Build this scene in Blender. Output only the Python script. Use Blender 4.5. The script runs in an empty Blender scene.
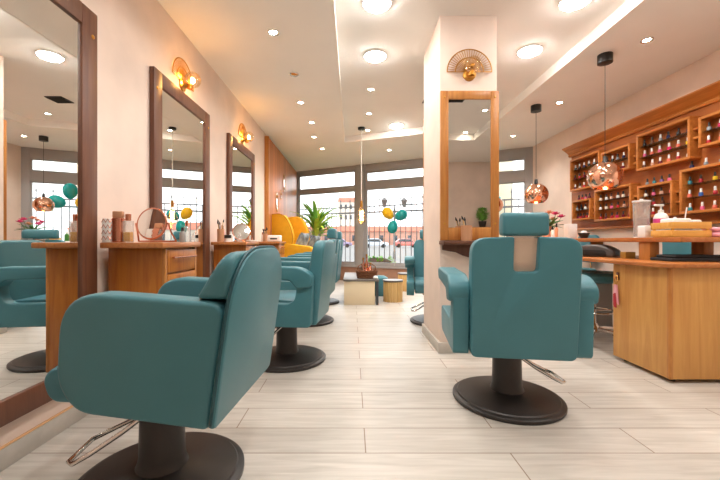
import bpy, bmesh, math, random
from math import pi, sin, cos, radians as R
from mathutils import Vector as V, Matrix as M4

scene = bpy.context.scene
C = scene.collection

# ------------------------------------------------------------------ camera, world, exposure
cam_d = bpy.data.cameras.new('camera')
cam_d.lens = 18.0; cam_d.sensor_width = 36.0
cam_d.shift_x = 8/720; cam_d.shift_y = 1/720
cam_d.clip_start = .02; cam_d.clip_end = 500
cam = bpy.data.objects.new('camera', cam_d); C.objects.link(cam)
cam.location = (0, 0, .88); cam.rotation_euler = (pi/2, 0, 0)
scene.camera = cam

w = bpy.data.worlds.new('overcast_sky'); scene.world = w; w.use_nodes = True
bg = w.node_tree.nodes['Background']
bg.inputs['Color'].default_value = (.93, .97, 1, 1); bg.inputs['Strength'].default_value = 1.65
scene.view_settings.view_transform = 'Standard'; scene.view_settings.look = 'None'
scene.view_settings.gamma = 1; scene.view_settings.use_curve_mapping = False
scene.view_settings.exposure = 1.27
PANEL_E, SPOT_W, SCONCE_E = 40.0, 16.0, 110.0

# ------------------------------------------------------------------ materials
def lin(c):
    if isinstance(c, str):
        c = [int(c[i:i+2], 16) for i in (0, 2, 4)]
    return tuple(((x/255)/12.92 if x/255 <= .04045 else ((x/255+.055)/1.055)**2.4) for x in c) + (1,)

def base_mat(name):
    m = bpy.data.materials.new(name); m.use_nodes = True
    nt = m.node_tree; b = nt.nodes['Principled BSDF']
    return m, nt, b

def mat(name, col, rough=.5, metal=0, var=0.0, scale=8, bump=0, bscale=60, stretch=(1, 1, 1), coat=0, spec=None, trans=0, ior=1.45):
    m, nt, b = base_mat(name)
    c = lin(col)
    b.inputs['Base Color'].default_value = c
    b.inputs['Roughness'].default_value = rough; b.inputs['Metallic'].default_value = metal
    b.inputs['Coat Weight'].default_value = coat
    b.inputs['Transmission Weight'].default_value = trans; b.inputs['IOR'].default_value = ior
    if spec is not None: b.inputs['Specular IOR Level'].default_value = spec
    tc = nt.nodes.new('ShaderNodeTexCoord'); mp = nt.nodes.new('ShaderNodeMapping')
    mp.inputs['Scale'].default_value = stretch
    nt.links.new(tc.outputs['Object'], mp.inputs['Vector'])
    if var:
        n = nt.nodes.new('ShaderNodeTexNoise'); n.inputs['Scale'].default_value = scale; n.inputs['Detail'].default_value = 5
        nt.links.new(mp.outputs['Vector'], n.inputs['Vector'])
        r = nt.nodes.new('ShaderNodeValToRGB')
        r.color_ramp.elements[0].position = .3; r.color_ramp.elements[1].position = .7
        r.color_ramp.elements[0].color = tuple(x*(1-var) for x in c[:3])+(1,)
        r.color_ramp.elements[1].color = tuple(min(1, x*(1+var)) for x in c[:3])+(1,)
        nt.links.new(n.outputs['Fac'], r.inputs['Fac']); nt.links.new(r.outputs['Color'], b.inputs['Base Color'])
    if bump:
        n = nt.nodes.new('ShaderNodeTexNoise'); n.inputs['Scale'].default_value = bscale; n.inputs['Detail'].default_value = 4
        nt.links.new(mp.outputs['Vector'], n.inputs['Vector'])
        bp = nt.nodes.new('ShaderNodeBump'); bp.inputs['Strength'].default_value = bump; bp.inputs['Distance'].default_value = .01
        nt.links.new(n.outputs['Fac'], bp.inputs['Height']); nt.links.new(bp.outputs['Normal'], b.inputs['Normal'])
    return m

def wood(name, dark, light, grain='Z', rough=.4, scale=1.0, planks=0):
    m, nt, b = base_mat(name)
    b.inputs['Roughness'].default_value = rough
    tc = nt.nodes.new('ShaderNodeTexCoord'); mp = nt.nodes.new('ShaderNodeMapping')
    st = {'X': (1.2, 14, 14), 'Y': (14, 1.2, 14), 'Z': (14, 14, 1.2)}[grain]
    mp.inputs['Scale'].default_value = tuple(s*scale for s in st)
    nt.links.new(tc.outputs['Object'], mp.inputs['Vector'])
    n = nt.nodes.new('ShaderNodeTexNoise'); n.inputs['Scale'].default_value = 1.6; n.inputs['Detail'].default_value = 8
    n.inputs['Roughness'].default_value = .6; n.inputs['Distortion'].default_value = 1.2
    nt.links.new(mp.outputs['Vector'], n.inputs['Vector'])
    r = nt.nodes.new('ShaderNodeValToRGB')
    r.color_ramp.elements[0].position = .28; r.color_ramp.elements[0].color = lin(dark)
    r.color_ramp.elements[1].position = .72; r.color_ramp.elements[1].color = lin(light)
    nt.links.new(n.outputs['Fac'], r.inputs['Fac'])
    out = r.outputs['Color']
    if planks:
        br = nt.nodes.new('ShaderNodeTexBrick'); br.offset = 0
        br.inputs['Scale'].default_value = 1; br.inputs['Brick Width'].default_value = planks; br.inputs['Row Height'].default_value = 20
        br.inputs['Mortar Size'].default_value = .004
        br.inputs['Color1'].default_value = (.8, .8, .8, 1); br.inputs['Color2'].default_value = (1.1, 1.1, 1.1, 1); br.inputs['Mortar'].default_value = (.3, .3, .3, 1)
        sw = nt.nodes.new('ShaderNodeMapping'); sw.inputs['Rotation'].default_value = (0, 0, pi/2)
        nt.links.new(tc.outputs['Object'], sw.inputs['Vector']); nt.links.new(sw.outputs['Vector'], br.inputs['Vector'])
        mx = nt.nodes.new('ShaderNodeMix'); mx.data_type = 'RGBA'; mx.blend_type = 'MULTIPLY'; mx.inputs[0].default_value = 1
        nt.links.new(out, mx.inputs[6]); nt.links.new(br.outputs['Color'], mx.inputs[7]); out = mx.outputs[2]
    nt.links.new(out, b.inputs['Base Color'])
    bp = nt.nodes.new('ShaderNodeBump'); bp.inputs['Strength'].default_value = .08; bp.inputs['Distance'].default_value = .004
    nt.links.new(n.outputs['Fac'], bp.inputs['Height']); nt.links.new(bp.outputs['Normal'], b.inputs['Normal'])
    return m

def emit(name, col, strength):
    m, nt, b = base_mat(name)
    c = lin(col)
    b.inputs['Base Color'].default_value = c
    b.inputs['Emission Color'].default_value = c; b.inputs['Emission Strength'].default_value = strength
    return m

def clear(name, tint=(1, 1, 1), gloss=.12, rough=.02, mul=.8, haze=0):
    m, nt, b = base_mat(name)
    nt.nodes.remove(b)
    out = nt.nodes['Material Output']
    t = nt.nodes.new('ShaderNodeBsdfTransparent'); t.inputs['Color'].default_value = tuple(tint)+(1,)
    g = nt.nodes.new('ShaderNodeBsdfGlossy'); g.inputs['Roughness'].default_value = rough
    f = nt.nodes.new('ShaderNodeFresnel'); f.inputs['IOR'].default_value = 1.45
    ad = nt.nodes.new('ShaderNodeMath'); ad.operation = 'MULTIPLY_ADD'; ad.inputs[1].default_value = mul; ad.inputs[2].default_value = gloss
    nt.links.new(f.outputs['Fac'], ad.inputs[0])
    mx = nt.nodes.new('ShaderNodeMixShader')
    nt.links.new(ad.outputs[0], mx.inputs[0]); nt.links.new(t.outputs[0], mx.inputs[1]); nt.links.new(g.outputs[0], mx.inputs[2])
    fin = mx.outputs[0]
    if haze:
        df = nt.nodes.new('ShaderNodeBsdfTranslucent'); df.inputs['Color'].default_value = (.9, .9, .9, 1)
        d2 = nt.nodes.new('ShaderNodeBsdfDiffuse'); d2.inputs['Color'].default_value = (.9, .9, .9, 1)
        m3 = nt.nodes.new('ShaderNodeMixShader'); nt.links.new(df.outputs[0], m3.inputs[1]); nt.links.new(d2.outputs[0], m3.inputs[2])
        m4 = nt.nodes.new('ShaderNodeMixShader'); m4.inputs[0].default_value = haze
        nt.links.new(fin, m4.inputs[1]); nt.links.new(m3.outputs[0], m4.inputs[2]); fin = m4.outputs[0]
    nt.links.new(fin, out.inputs['Surface'])
    return m

def floor_mat():
    m, nt, b = base_mat('floor_planks')
    tc = nt.nodes.new('ShaderNodeTexCoord'); mp = nt.nodes.new('ShaderNodeMapping')
    mp.inputs['Location'].default_value = (-.057, -.094, 0)
    nt.links.new(tc.outputs['Object'], mp.inputs['Vector'])
    br = nt.nodes.new('ShaderNodeTexBrick'); br.offset = .5; br.offset_frequency = 2
    for k, v in (('Scale', 1), ('Brick Width', 1.2), ('Row Height', .2), ('Mortar Size', .003), ('Mortar Smooth', .3), ('Bias', 0)):
        br.inputs[k].default_value = v
    br.inputs['Color1'].default_value = lin('c6c0b8'); br.inputs['Color2'].default_value = lin('d1cbc3'); br.inputs['Mortar'].default_value = lin('8d7866')
    nt.links.new(mp.outputs['Vector'], br.inputs['Vector'])
    m2 = nt.nodes.new('ShaderNodeMapping'); m2.inputs['Scale'].default_value = (1.3, 16, 1)
    nt.links.new(tc.outputs['Object'], m2.inputs['Vector'])
    n = nt.nodes.new('ShaderNodeTexNoise'); n.inputs['Scale'].default_value = 2.2; n.inputs['Detail'].default_value = 8; n.inputs['Distortion'].default_value = .8
    nt.links.new(m2.outputs['Vector'], n.inputs['Vector'])
    r = nt.nodes.new('ShaderNodeValToRGB')
    r.color_ramp.elements[0].position = .25; r.color_ramp.elements[0].color = (.74, .72, .69, 1)
    r.color_ramp.elements[1].position = .75; r.color_ramp.elements[1].color = (1.02, 1.01, 1, 1)
    nt.links.new(n.outputs['Fac'], r.inputs['Fac'])
    mx = nt.nodes.new('ShaderNodeMix'); mx.data_type = 'RGBA'; mx.blend_type = 'MULTIPLY'; mx.inputs[0].default_value = 1
    nt.links.new(br.outputs['Color'], mx.inputs[6]); nt.links.new(r.outputs['Color'], mx.inputs[7])
    nt.links.new(mx.outputs[2], b.inputs['Base Color'])
    b.inputs['Roughness'].default_value = .38; b.inputs['Specular IOR Level'].default_value = .5
    bp = nt.nodes.new('ShaderNodeBump'); bp.inputs['Strength'].default_value = .12; bp.inputs['Distance'].default_value = .003
    nt.links.new(n.outputs['Fac'], bp.inputs['Height']); nt.links.new(bp.outputs['Normal'], b.inputs['Normal'])
    return m

MT = dict(
    floor=floor_mat(),
    ceil=mat('ceiling_paint', 'f4f0ea', .9, var=.02, scale=2),
    lip=mat('ceiling_lip_paint', 'f4eee6', .9),
    plaster=mat('pink_plaster', 'ead6c8', .8, var=.07, scale=3.2, bump=.12, bscale=9),
    baseb=mat('baseboard_tile', 'b9b2a8', .5, var=.10, scale=12),
    ledge=mat('baseboard_bead', 'd9a877', .5),
    frame=mat('window_frame_grey', 'a8a6a6', .45),
    glass=clear('window_glass', (.97, .98, .98), .03),
    mirror=mat('mirror_silver', 'ebebe9', 0.0, 1),
    brown=wood('dark_walnut', '5a3322', '764a33', 'Z', .45),
    brownH=wood('dark_walnut_rail', '5a3322', '764a33', 'Y', .45),
    vanity=wood('amber_stained_wood', '9a5016', 'c47c2c', 'Z', .35, .8),
    vtop=wood('vanity_top_wood', 'a25a2c', 'c98750', 'Y', .3),
    oak=wood('golden_oak', 'a9662a', 'd0904a', 'Z', .4),
    oakH=wood('golden_oak_rail', 'a9662a', 'd0904a', 'X', .4),
    shelfw=wood('display_wood', 'a85f22', 'cf8640', 'Y', .4),
    backw=wood('display_back_wood', '964f1c', 'b96c2e', 'Y', .5, .5),
    desk=wood('desk_wood', 'bf8440', 'd9a45c', 'Z', .35, .6),
    desktop=wood('desk_top_wood', 'a65d2b', 'c47d43', 'Y', .25),
    panel=wood('panel_wood', 'b8693a', 'd8935c', 'Z', .4, .7, planks=.19),
    crate=wood('crate_wood', 'd69a40', 'ecbb62', 'X', .5),
    bamboo=wood('slat_wood', 'c79a58', 'e2bd80', 'Z', .5),
    teal=mat('teal_vinyl', '427983', .42, var=.04, scale=5, bump=.05, bscale=220),
    tealp=mat('teal_piping', '1c4a52', .5),
    tealseat=mat('teal_seat_vinyl', '447a86', .42, bump=.05, bscale=220),
    black=mat('black_steel', '3a3533', .38, .3, var=.05, scale=20),
    blackp=mat('black_plastic', '262423', .4),
    chrome=mat('chrome', 'd9d6d2', .12, 1),
    copper=mat('copper_metal', 'f2c0a6', .10, 1, bump=.5, bscale=7),
    rose=mat('rose_gold', 'd99a82', .22, 1),
    gold=mat('brass_wire', 'c99448', .28, 1),
    white=mat('white_plastic', 'eceae6', .4),
    cream=mat('cream_panel', 'e2cfae', .5),
    greytop=mat('grey_table_top', '6f6862', .3),
    steel=mat('dark_steel_leg', '4a4e52', .4, .6),
    yellow=mat('mustard_velvet', 'dfa41a', .75, var=.06, scale=14),
    yellowp=mat('mustard_piping', 'b97f10', .7),
    leaf=mat('green_leaf', '74b04a', .45, var=.25, scale=6),
    leafy=mat('yellow_green_leaf', 'b9d64e', .45, var=.25, scale=6),
    darkleaf=mat('dark_leaf', '3f7a36', .5, var=.25, scale=9),
    teal_b=mat('teal_balloon', '0f9a98', .22, coat=.3),
    yellow_b=mat('yellow_balloon', 'f2bd1e', .22, coat=.3),
    plate=mat('beige_plate', 'd3b8a2', .5), string=mat('ribbon', 'd8d3c8', .6),
    iron=mat('black_iron', '626264', .5),
    acrylic=clear('clear_acrylic', (.97, .98, .98), .05, mul=.5, haze=.2),
    shelfg=clear('glass_shelf', (.9, .96, .94), .1),
    bulbglass=clear('clear_bulb_glass', (1, .93, .8), .05, mul=.35),
    filament=emit('filament_glow', 'ffb45a', 25),
    sconce_bulb=emit('sconce_bulb_glow', 'ffc070', SCONCE_E),
    panel_e=emit('panel_diffuser', 'fffcf8', PANEL_E),
    spot_e=emit('spot_bulb', 'fff0d8', 40),
    pend_e=emit('pendant_bulb', 'ffd49a', 45),
    dark=mat('dark_void', '1e1b19', .7),
    wicker=mat('wicker', '7a4a2c', .7, var=.4, scale=60, stretch=(1, 1, 3), bump=.6, bscale=90),
    pink=mat('pink_petal', 'e0407c', .5), pink2=mat('pink_cloth', 'eaa6b4', .8), peach=mat('peach_petal', 'eba27c', .6),
    red=mat('red_cloth', 'b8323c', .8),
    amber=mat('amber_liquid', 'e2a53a', .15), towel=mat('white_towel', 'f0ece6', .9, bump=.3, bscale=120),
    charcoal=mat('charcoal_cloth', '2c2b2d', .85), sage=mat('green_cloth', '8aa383', .85),
    pat=mat('patterned_cushion', '8f979a', .8, var=.85, scale=7),
    terrac=mat('copper_cup', 'cf9a76', .35, .3), potb=mat('black_pot', '2a2725', .5),
    grey=mat('grey_metal_cabinet', '8b8884', .45), soil=mat('soil', '3a2a20', .9),
    asphalt=mat('asphalt', '7d7b79', .9, var=.1), lawn=mat('lawn_grass', '759450', .95, var=.35, scale=6),
    facade=mat('beige_facade', 'cdbfa6', .9), roof=mat('red_roof', 'b06a56', .9, var=.12), sillw=mat('brown_sill_wall', 'a9826c', .7, var=.08), stone=mat('pale_stone', 'c4b8aa', .9),
    brickw=mat('rose_wall', 'b98a78', .9, var=.1), tyre=mat('tyre', '232323', .8), carglass=mat('car_glass', '39434b', .1),
    mag=mat('magenta_label', 'd8408c', .4), gold_box=mat('gold_box', 'b88f45', .35, .6), greyblk=mat('grey_lamp_shell', '55504e', .3),
)
# ------------------------------------------------------------------ mesh helpers
def TR(loc=(0, 0, 0), rx=0, ry=0, rz=0):
    from mathutils import Euler
    return M4.Translation(V(loc)) @ Euler((rx, ry, rz)).to_matrix().to_4x4()

class MB:
    def __init__(s): s.b = bmesh.new()
    def _x(s, verts, m):
        if m is not None:
            for v in verts: v.co = m @ v.co
    def box(s, lo, hi, bev=0, seg=2, m=None):
        t = bmesh.new()
        bmesh.ops.create_cube(t, size=1)
        for v in t.verts:
            v.co = V([lo[i] + (v.co[i]+.5)*(hi[i]-lo[i]) for i in range(3)])
        if bev: bmesh.ops.bevel(t, geom=list(t.edges), offset=bev, segments=seg, profile=.5, affect='EDGES', clamp_overlap=True)
        return s.merge(t, m)
    def merge(s, t, m=None):
        s._x(t.verts, m)
        mp = {}
        for v in t.verts: mp[v] = s.b.verts.new(v.co)
        for f in t.faces:
            try: s.b.faces.new([mp[v] for v in f.verts])
            except ValueError: pass
        t.free(); return s
    def prism(s, pts, a0, a1, axis='X', bev=0, seg=2, fn=None, m=None):
        """2D outline pts extruded from a0 to a1 along axis; outline axes are the two others in xyz order. fn maps a point afterwards"""
        t = bmesh.new()
        def mk(p, a):
            return {'X': (a, p[0], p[1]), 'Y': (p[0], a, p[1]), 'Z': (p[0], p[1], a)}[axis]
        A = [t.verts.new(mk(p, a0)) for p in pts]; B = [t.verts.new(mk(p, a1)) for p in pts]
        n = len(pts)
        fa = t.faces.new(A); fb = t.faces.new(B[::-1])
        for i in range(n): t.faces.new((A[i], B[i], B[(i+1) % n], A[(i+1) % n]))
        bmesh.ops.recalc_face_normals(t, faces=list(t.faces))
        if fn:
            for v in t.verts: v.co = V(fn(v.co))
        if bev:
            es = set(fa.edges) | set(fb.edges)
            bmesh.ops.bevel(t, geom=list(es), offset=bev, segments=seg, profile=.5, affect='EDGES', clamp_overlap=True)
        return s.merge(t, m)
    def lathe(s, prof, c=(0, 0, 0), n=32, m=None, a0=0, a1=2*pi):
        t = bmesh.new(); rings = []
        full = abs(a1-a0-2*pi) < 1e-6
        k = n if full else n+1
        for r, z in prof:
            if r < 1e-6: rings.append([t.verts.new((0, 0, z))]*k)
            else: rings.append([t.verts.new((r*cos(a0+(a1-a0)*i/n), r*sin(a0+(a1-a0)*i/n), z)) for i in range(k)])
        for q in range(len(prof)-1):
            A, B = rings[q], rings[q+1]
            for i in range(n):
                j = (i+1) % k
                vs = []
                for v in (A[i], A[j], B[j], B[i]):
                    if v not in vs: vs.append(v)
                if len(vs) > 2:
                    try: t.faces.new(vs)
                    except ValueError: pass
        bmesh.ops.recalc_face_normals(t, faces=list(t.faces))
        for v in t.verts: v.co += V(c)
        return s.merge(t, m)
    def cyl(s, p0, p1, r0, r1=None, n=12):
        return s.tube([p0, p1], [r0, r0 if r1 is None else r1], n)
    def tube(s, pts, r, n=8, closed=False, m=None):
        pts = [V(p) for p in pts]; k = len(pts)
        rr = r if isinstance(r, (list, tuple)) else [r]*k
        t = bmesh.new(); rings = []; up = None
        for i, p in enumerate(pts):
            if closed: d = pts[(i+1) % k]-pts[i-1]
            else: d = pts[min(i+1, k-1)]-pts[max(i-1, 0)]
            d = d.normalized() if d.length > 1e-9 else V((0, 0, 1))
            if up is None:
                up = V((0, 0, 1)) if abs(d.z) < .9 else V((1, 0, 0))
            u = (up - d*up.dot(d))
            u = u.normalized() if u.length > 1e-6 else d.orthogonal().normalized()
            up = u; v = d.cross(u)
            rings.append([t.verts.new(p + (u*cos(2*pi*j/n)+v*sin(2*pi*j/n))*rr[i]) for j in range(n)])
        q = k if closed else k-1
        for i in range(q):
            A, B = rings[i], rings[(i+1) % k]
            for j in range(n): t.faces.new((A[j], A[(j+1) % n], B[(j+1) % n], B[j]))
        if not closed:
            t.faces.new(rings[0][::-1]); t.faces.new(rings[-1])
        bmesh.ops.recalc_face_normals(t, faces=list(t.faces))
        return s.merge(t, m)
    def ball(s, c, r, n=16, sc=(1, 1, 1), m=None):
        t = bmesh.new(); bmesh.ops.create_uvsphere(t, u_segments=n, v_segments=max(6, n//2), radius=r)
        for v in t.verts: v.co = V((v.co.x*sc[0], v.co.y*sc[1], v.co.z*sc[2]))+V(c)
        return s.merge(t, m)
    def blade(s, pts, widths, thick=.002, side=None, cup=.2):
        """leaf: centre line pts with half widths, solid and slightly folded"""
        pts = [V(p) for p in pts]; k = len(pts); t = bmesh.new(); top = []; bot = []
        for i, p in enumerate(pts):
            d = (pts[min(i+1, k-1)]-pts[max(i-1, 0)]).normalized()
            sd = V(side) if side else d.cross(V((0, 0, 1)))
            sd = sd.normalized() if sd.length > 1e-6 else V((1, 0, 0))
            up = sd.cross(d).normalized(); wv = widths[i]
            row = [p-sd*wv+up*wv*cup, p, p+sd*wv+up*wv*cup]
            top.append([t.verts.new(x+up*thick) for x in row]); bot.append([t.verts.new(x-up*thick) for x in row])
        for i in range(k-1):
            for j in range(2):
                t.faces.new((top[i][j], top[i][j+1], top[i+1][j+1], top[i+1][j]))
                t.faces.new((bot[i][j], bot[i+1][j], bot[i+1][j+1], bot[i][j+1]))
            for j in (0, 2): t.faces.new((top[i][j], top[i+1][j], bot[i+1][j], bot[i][j]))
        for i in (0, k-1):
            t.faces.new((top[i][0], top[i][1], top[i][2], bot[i][2], bot[i][1], bot[i][0]))
        bmesh.ops.recalc_face_normals(t, faces=list(t.faces))
        return s.merge(t)
    def obj(s, name, material, parent=None, ang=40):
        me = bpy.data.meshes.new(name); s.b.normal_update(); s.b.to_mesh(me); s.b.free()
        me.materials.append(material)
        for p in me.polygons: p.use_smooth = True
        me.set_sharp_from_angle(angle=R(ang))
        o = bpy.data.objects.new(name, me); C.objects.link(o)
        if parent is not None: o.parent = parent
        return o

def rpoly(pts, n=5):
    """pts: (x, y, radius) -> rounded polygon"""
    out = []; k = len(pts)
    for i in range(k):
        x, y, r = pts[i]; p = V((x, y)); a = V(pts[i-1][:2]); b = V(pts[(i+1) % k][:2])
        if r <= 0: out.append((x, y)); continue
        da = (a-p); db = (b-p); r = min(r, da.length*.49, db.length*.49)
        pa = p+da.normalized()*r; pb = p+db.normalized()*r
        for j in range(n+1):
            u = j/n; q = pa*(1-u)**2 + p*2*u*(1-u) + pb*u*u
            out.append((q.x, q.y))
    return out

def tag(o, label=None, cat=None, group=None, kind=None):
    if label: o['label'] = label
    if cat: o['category'] = cat
    if group: o['group'] = group
    if kind: o['kind'] = kind
    return o
def thing(name, label, cat, loc=(0, 0, 0), rz=0, group=None):
    o = bpy.data.objects.new(name, None); o.empty_display_size = .1; C.objects.link(o)
    o.location = loc; o.rotation_euler = (0, 0, rz)
    return tag(o, label, cat, group)
def struct(o): o['kind'] = 'structure'; return o
def copy_tree(o, parent=None):
    c = o.copy(); C.objects.link(c)
    if parent is not None: c.parent = parent
    for ch in list(o.children): copy_tree(ch, c)
    return c
ORD = ['first', 'second', 'third', 'fourth', 'fifth', 'sixth', 'seventh', 'eighth', 'ninth', 'tenth']

# ------------------------------------------------------------------ setting
XL, XR, YB = -1.35, 3.2, -2.0
LOW, TRAY = 2.55, 2.65
def yb(x): return 8.68 - .508*(x-XL)          # inner face of the slanted window wall
YR = yb(XR)
b = MB(); b.box((XL-.1, YB-.1, -.1), (XR+.1, 8.9, 0)); fl = struct(b.obj('floor', MT['floor']))
b = MB(); b.box((XL-.12, YB, 0), (XL, 8.75, 2.7)); struct(b.obj('wall_left', MT['plaster']))
b = MB(); b.box((XR, YB, 0), (XR+.12, YR+.02, 2.7)); struct(b.obj('wall_right', MT['plaster']))
b = MB(); b.box((XL-.12, YB-.12, 0), (XR+.12, YB, 2.7)); struct(b.obj('wall_back', MT['plaster']))
# ceiling with the raised tray
A, Bq, Cq, D = (XL-.1, YB-.1), (XR+.1, YB-.1), (XR+.1, YR+.3), (XL-.1, 9.0)
a, bq, cq, d = (-.146, -.35), (2.04, -.35), (2.04, 5.2), (-.146, 6.14)
b = MB()
for q in ((A, Bq, bq, a), (Bq, Cq, cq, bq), (Cq, D, d, cq), (D, A, a, d)):
    b.prism(q, LOW, LOW+.02, 'Z')
struct(b.obj('ceiling', MT['ceil']))
b = MB(); b.prism([(-.3, -.5), (2.2, -.5), (2.2, 5.4), (-.3, 6.4)], TRAY, TRAY+.03, 'Z'); struct(b.obj('ceiling_tray', MT['ceil']))
b = MB(); tr = [a, bq, cq, d]
for i in range(4):
    p, q = V(tr[i]), V(tr[(i+1) % 4]); n_ = (q-p).normalized(); nr = V((n_.y, -n_.x))*-.02
    b.prism([p-n_*.0, q, q+nr, p+nr], LOW-.002, TRAY, 'Z')
struct(b.obj('trim_1', MT['lip']))
# pillar
PX0, PX1, PY0, PY1 = .69, 1.14, 2.83, 3.46
b = MB(); b.box((PX0, PY0, 0), (PX1, PY1, TRAY+.01), .006); struct(b.obj('wall_pillar', MT['plaster']))
b = MB()
b.prism([(PX0-.015, PY0-.015), (PX1+.015, PY0-.015), (PX1+.015, PY1+.015), (PX0-.015, PY1+.015)], 0, .085, 'Z', .003)
struct(b.obj('baseboard_pillar', MT['baseb']))
b = MB(); b.box((XL, YB, 0), (XL+.014, 5.58, .082), .003); struct(b.obj('baseboard_left', MT['baseb']))
b = MB(); b.box((XL, YB, .082), (XL+.011, 5.58, .09), .002); struct(b.obj('trim_2', MT['ledge']))
b = MB(); b.box((XR-.014, YB, 0), (XR, YR-.12, .085), .003); struct(b.obj('baseboard_right', MT['baseb']))
# wood panelling on the left wall near the window
b = MB(); b.box((XL, 5.6, 0), (XL+.05, 8.45, 2.5), .004); struct(b.obj('trim_3', MT['panel']))
b = MB(); b.box((XL, 5.55, 0), (XL+.065, 5.6, 2.5), .004); struct(b.obj('trim_4', MT['oak']))

# window wall, built along its own axis u from left corner
ang = math.atan2(-.508, 1); UL = math.hypot(XR-XL, YR-8.68)
WM = TR((XL, 8.68, 0), rz=ang)                # local: x along wall, y outward
def u_at(X): return (X-XL)*math.sqrt(1+.508**2)
u_m0, u_m1 = u_at(.10), u_at(.27)             # wide mullion
u_p0, u_p1 = u_at(1.72), u_at(1.95)           # next post (hidden by the pillar)
b = MB(); b.box((-.15, .0, -.05), (UL+.1, .16, .30), m=WM); struct(b.obj('wall_front', MT['sillw']))
b = MB(); b.box((0.02, -.03, .30), (UL-.02, .12, .335), .004, m=WM); struct(b.obj('trim_5', MT['frame']))
def window(name, u0, u1, hdr, tr0, tr1, left=.05, right=.05):
    b = MB()
    b.box((u0, 0, .335), (u0+left, .09, LOW), .004, m=WM); b.box((u1-right, 0, .335), (u1, .09, LOW), .004, m=WM)
    b.box((u0+left, 0, hdr), (u1-right, .09, LOW), .004, m=WM)
    b.box((u0+left, 0, tr0), (u1-right, .09, tr1), .004, m=WM)
    b.box((u0+left, 0, .335), (u1-right, .09, .40), .004, m=WM)
    # inner sash bead
    for z0, z1 in ((.40, tr0), (tr1, hdr)):
        for q in ((u0+left, u0+left+.025, z0, z1), (u1-right-.025, u1-right, z0, z1)):
            b.box((q[0], .02, q[2]), (q[1], .07, q[3]), .003, m=WM)
        b.box((u0+left, .02, z1-.02), (u1-right, .07, z1), .003, m=WM); b.box((u0+left, .02, z0), (u1-right, .07, z0+.02), .003, m=WM)
    o = struct(b.obj(name, MT['frame']))
    for z0, z1 in ((.40, tr0), (tr1, hdr)):
        g = MB(); g.box((u0+left, .04, z0), (u1-right, .048, z1), m=WM); g.obj('pane', MT['glass'], o)
    return o
window('window_1', 0.0, u_m0, 2.44, 2.0, 2.10, left=.06, right=.04)
window('window_2', u_m1, u_p0, 2.38, 2.01, 2.17, left=.03, right=.06)
window('window_3', u_p1, UL+.02, 2.36, 1.95, 2.14, left=.06, right=.14)
b = MB(); b.box((u_m0, -.04, .3), (u_m1, .12, LOW), .006, m=WM); struct(b.obj('trim_6', MT['frame']))
b = MB(); b.box((u_p0, -.02, .3), (u_p1, .12, LOW), .006, m=WM); struct(b.obj('trim_7', MT['frame']))
# portals guide the sky light through the three windows
for u0, u1 in ((0, u_m0), (u_m1, u_p0), (u_p1, UL)):
    ld = bpy.data.lights.new('window_portal', 'AREA'); ld.shape = 'RECTANGLE'; ld.size = u1-u0; ld.size_y = 2.2
    ld.cycles.is_portal = True
    lo = bpy.data.objects.new('window_portal', ld); C.objects.link(lo)
    lo.matrix_world = WM @ M4.Translation(((u0+u1)/2, .13, 1.42)) @ M4.Rotation(-pi/2, 4, 'X')

# ------------------------------------------------------------------ outside
b = MB(); b.box((-60, 8.9, -.3), (60, 140, -.16)); tag(struct(b.obj('ground_street', MT['asphalt'])))
b = MB()
b.prism([(-12, 15.5), (-1.4, 9.3), (3.4, 6.9), (16, 3.0), (18, 9.5), (5, 11.0), (-9, 17.5)], -.17, -.12, 'Z')
tag(b.obj('lawn', MT['lawn']), 'strip of green grass outside the shop window', 'grass', kind='stuff')
# iron fence parallel to the window wall
FM = TR((-3.6, 11.35, -.12), rz=ang)
fence = thing('iron_fence', 'dark iron railing fence with pointed pickets outside the windows', 'fence')
b = MB(); b.box((-.6, -.02, .25), (11.5, .02, .29), m=FM); b.obj('rail', MT['iron'], fence)
b = MB(); b.box((-.6, -.02, 1.72), (11.5, .02, 1.76), m=FM); b.obj('rail', MT['iron'], fence)
b = MB(); b.box((-.6, -.02, 1.88), (11.5, .02, 1.91), m=FM); b.obj('rail', MT['iron'], fence)
def picket_mesh(k):
    b = MB(); t = k % 2 == 0
    b.cyl((0, 0, 0), (0, 0, 2.03 if t else 1.9), .011, n=6)
    if t: b.lathe([(0, 2.02), (.02, 2.05), (.012, 2.09), (0, 2.16)], n=6)
    return b
pk = [picket_mesh(0).obj('picket', MT['iron'], fence), picket_mesh(1).obj('picket', MT['iron'], fence)]
for i in range(84):
    o = pk[i] if i < 2 else pk[i % 2].copy()
    if i > 1: C.objects.link(o)
    o.matrix_local = FM @ M4.Translation((-.5+i*.14, 0, 0))
b = MB(); b.lathe([(0, -.12), (.09, -.12), (.08, .3), (.05, .34), (.045, 2.6), (.06, 2.62), (.03, 2.75), (0, 2.95)], n=12)
lamp = thing('street_lamp', 'black double-lantern street lamp post seen behind the balloons', 'street lamp', (2.35, 20, 0))
b.obj('post', MT['iron'], lamp)
for sx in (-1, 1):
    b = MB(); b.tube([(0, 0, 2.5), (sx*.3, 0, 2.35), (sx*.55, 0, 2.5), (sx*.55, 0, 2.75)], .025); b.obj('arm', MT['iron'], lamp)
    b = MB(); b.lathe([(0, 2.75), (.09, 2.77), (.17, 3.1), (.2, 3.13), (.08, 3.27), (.02, 3.3), (.02, 3.38), (0, 3.4)], (sx*.55, 0, 0), n=8); b.obj('lantern', MT['greyblk'], lamp)
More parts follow.
